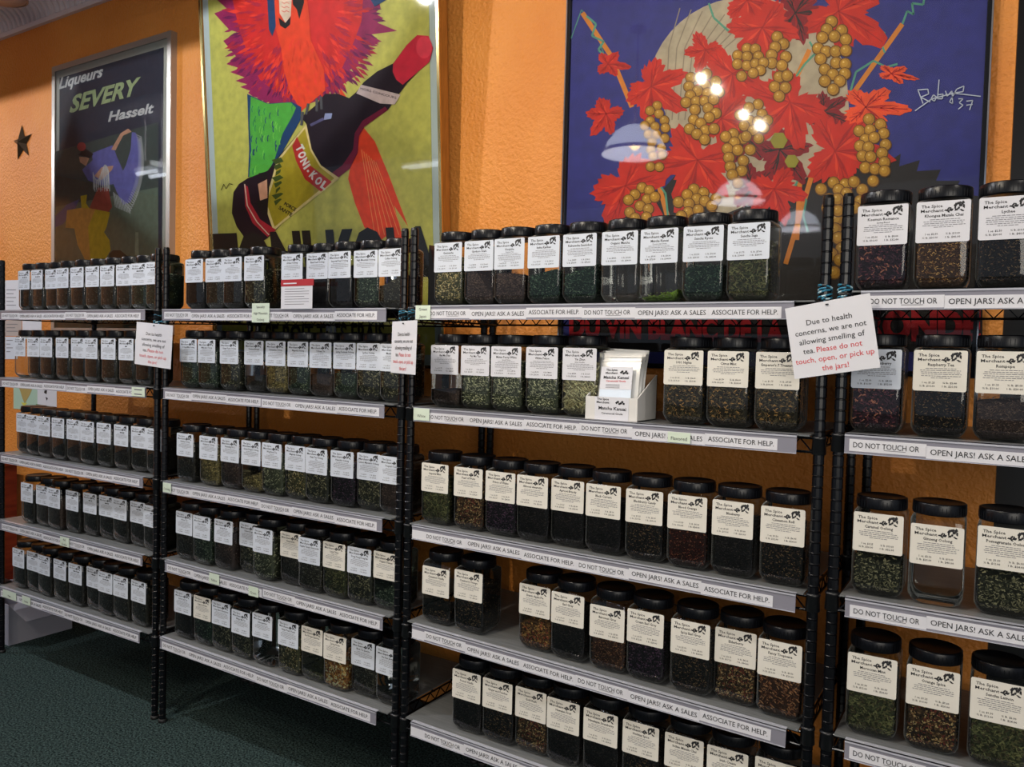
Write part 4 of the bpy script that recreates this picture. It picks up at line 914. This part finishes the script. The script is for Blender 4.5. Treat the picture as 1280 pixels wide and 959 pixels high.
# ------------------------------------------------------------------ things on the floor at the left
M_RW = noise_mat('red_brown_wood', (96, 34, 24), (122, 48, 30), 6, .35, stretch=(1, 1, 8))
t = thing('wooden_stand', 'red-brown wooden side cabinet standing at the left end behind the leftmost rack', 'cabinet', (-1.0, .36, 0))
for nm, a, b in (('cabinet_top', (-.42, -.13, .765), (.14, .14, .79)), ('side_panel', (.095, -.12, 0), (.12, .14, .765)), ('side_panel', (-.42, -.12, 0), (-.395, .14, .765)), ('shelf_board', (-.395, -.12, .36), (.095, .14, .38)), ('front_post', (.02, -.13, 0), (.12, -.105, .765))):
    mb = MB(); mb.box(a, b, M_RW); mb.build(nm, t)
t = thing('cardboard_carton', 'pale grey carton with open flap on the carpet under the leftmost rack', 'box', (-.28, .2, 0))
M_PC = mat('pale_carton', (150, 150, 162), .6)
for nm, a, b in (('carton_side', (.215, -.14, .0), (.22, .17, .20)), ('carton_side', (-.22, -.14, .0), (-.215, .17, .20)), ('carton_front', (-.215, -.14, 0), (.215, -.135, .20)), ('carton_back', (-.215, .165, 0), (.215, .17, .20)), ('carton_base', (-.215, -.135, 0), (.215, .165, .004))):
    mb = MB(); mb.box(a, b, M_PC); mb.build(nm, t)
mb = MB(); mb.add([(.22, -.14, .20), (.22, .17, .20), (.30, .15, .125), (.30, -.10, .125), (.217, -.14, .20), (.217, .17, .20), (.297, .15, .124), (.297, -.10, .124)], [(0, 1, 2, 3), (7, 6, 5, 4), (0, 3, 7, 4), (1, 5, 6, 2), (2, 6, 7, 3), (0, 4, 5, 1)], M_PC); mb.build('carton_flap', t)
mb = MB(); mb.box((-.235, -.055, 0), (-.015, .045, .035), M_COLLAR); mb.box((-.20, -.05, .035), (-.04, .04, .042), M_COLLAR)
tag(mb.build('black_tray', None, (-.27, .155, .206)), 'flat black tray lying on the pale carton at far left', 'tray')

# ------------------------------------------------------------------ lamps
M_TUBE = mat('fluorescent_tube', (255, 255, 255), .5, emit=(235, 242, 255), estr=7.)
M_HOUS = mat('white_lamp_housing', (215, 215, 215), .5)
def batten(x0, x1, y, z, label, along='x'):
    t = thing('fluorescent_fixture', label, 'ceiling lamp', ((x0+x1)/2, y, z), 'hanging fluorescent fixtures')
    L = (x1-x0)/2; mb = MB(); mb.box((-L, -.13, .03), (L, .13, .07), M_HOUS); mb.build('housing', t)
    for s in (-.06, .06):
        mb = MB(); mb.tube((-L+.03, s, 0), (L-.03, s, 0), .016, M_TUBE, 10); mb.build('tube', t)
    for s in (-L*.7, L*.7):
        mb = MB(); mb.tube((s, 0, .07), (s, 0, 3.42-z), .004, M_HOUS, 6); mb.build('rod', t)
batten(-2.25, -1.93, -1.1, 2.9, 'white fluorescent fixture hanging along the left part of the orange wall')
batten(-1.75, -1.15, -4.2, 2.9, 'short white fluorescent fixture far back in the room')
M_SHADE = bpy.data.materials.new('frosted_shade'); M_SHADE.use_nodes = True
b = M_SHADE.node_tree.nodes['Principled BSDF']; b.inputs['Base Color'].default_value = (.85, .85, .9, 1); b.inputs['Roughness'].default_value = .4
b.inputs['Emission Color'].default_value = (.8, .86, 1, 1); b.inputs['Emission Strength'].default_value = 7.
M_BULB = mat('bulb_glow', (255, 240, 210), .5, emit=(255, 214, 150), estr=30.)
M_BRASS = mat('brass_band', (150, 112, 50), .3, metal=.8)
for x, y, lb in ((2.08, -1.42, 'nearest'), (2.20, -3.1, 'middle'), (2.32, -4.6, 'farthest')):
    t = thing('pendant_lamp', 'frosted bell-shaped glass pendant lamp, the %s of three from the poster wall' % lb, 'pendant lamp', (x, y, 2.68), 'bell-shaped pendant lamps')
    mb = MB(); prof = [(.195, 0), (.180, .03), (.160, .075), (.125, .12), (.075, .155), (.03, .17)]
    mb.lathe(prof, M_SHADE, 32, cap=False); mb.build('glass_shade', t)
    mb = MB(); mb.lathe([(.196, .0), (.199, .004), (.192, .020), (.188, .018)], M_BRASS, 32, cap=False); mb.build('brass_rim', t)
    mb = MB(); mb.lathe([(.002, .02), (.03, .04), (.034, .07), (.018, .11), (.016, .14)], M_BULB, 14); mb.build('bulb', t)
    mb = MB(); mb.tube((0, 0, .165), (0, 0, .74), .006, M_BRASS, 8); mb.lathe([(.05, .72), (.05, .735), (.03, .74)], M_BRASS, 16); mb.build('stem', t)
for k, (x, y) in enumerate(((2.25, -2.05), (2.27, -2.30), (2.27, -2.94), (2.30, -3.27))):
    t = thing('track_spotlight', 'small round halogen track spotlight, %s from the poster wall' % ORD[k], 'spotlight', (x, y, 3.3), 'halogen spotlights on the ceiling track')
    mb = MB(); mb.lathe([(.028, 0), (.034, .006), (.030, .05), (.012, .07)], M_HOUS, 16, cap=False); mb.build('lamp_head', t)
    mb = MB(); mb.lathe([(.001, .004), (.013, .004), (.013, .006)], mat('halogen_glow', (255, 244, 222), .5, emit=(255, 240, 214), estr=60.), 14); mb.build('lens', t)
    mb = MB(); mb.tube((0, 0, .065), (0, 0, .12), .008, M_HOUS, 8); mb.build('mount', t)
    spot('halogen_beam', (x, y, 3.285), (x+(.9, .2, -.6, .6)[k], 0, (1.3, 1.1, 1.0, 1.2)[k]), 55, (1., .88, .70), 95, .8, .012)
mb = MB(); mb.box((-5.5, -.40, 3.185), (8.5, -.35, 3.42), M_CEIL); struct(mb.build('light_cutoff_beam'))  # unseen beam added to keep downlight spill off the upper wall
for k, (dx, pw, cc) in enumerate(((-4.4, 145, (.93, .96, 1.)), (-1.75, 132, (.94, .96, 1.)), (.97, 108, (.97, .97, 1.)), (3.3, 48, (1., .95, .88)), (5.6, 60, (1., .92, .82)))):  # only the third is a known lamp; the others are added key light
    t = thing('recessed_downlight', 'round glowing ceiling downlight, %s from the left in a row added around the third' % ORD[k], 'downlight', (dx, -1.15, 3.408), 'ceiling downlights along the poster wall')
    mb = MB(); mb.lathe([(.001, 0), (.085, 0), (.085, .008)], mat('downlight_glow', (255, 250, 240), .5, emit=(255, 246, 232), estr=14.), 20); mb.build('diffuser', t)
    mb = MB(); mb.lathe([(.086, .0), (.105, .004), (.105, .012), (.086, .013)], M_HOUS, 24, cap=False); mb.build('trim_ring', t)
    spot('downlight_beam', (dx, -1.15, 3.395), (dx, -1.0, 0), pw, cc, 172, .15, .035)
# shallow dish lamp in front of the cornice, upper left
dc = at(-4, -6, Y=.16)
t = thing('dish_lamp', 'pale dish-shaped hanging lamp before the ribbed cornice at upper left', 'ceiling lamp', tuple(dc))
mb = MB(); mb.lathe([(.001, -.030), (.05, -.028), (.10, -.018), (.128, -.004), (.132, .004), (.12, .03), (.06, .05), (.02, .055)], mat('unlit_dome', (186, 172, 172), .3), 40, cap=False); mb.build('dish', t)
mb = MB(); mb.lathe([(.131, -.006), (.138, -.004), (.138, .005), (.131, .006)], mat('dome_ring', (215, 210, 210), .25, metal=.4), 40, cap=False); mb.build('ring', t)
mb = MB(); mb.tube((0, 0, .05), (0, 0, 3.42-dc[2]), .006, M_HOUS, 8); mb.build('rod', t)
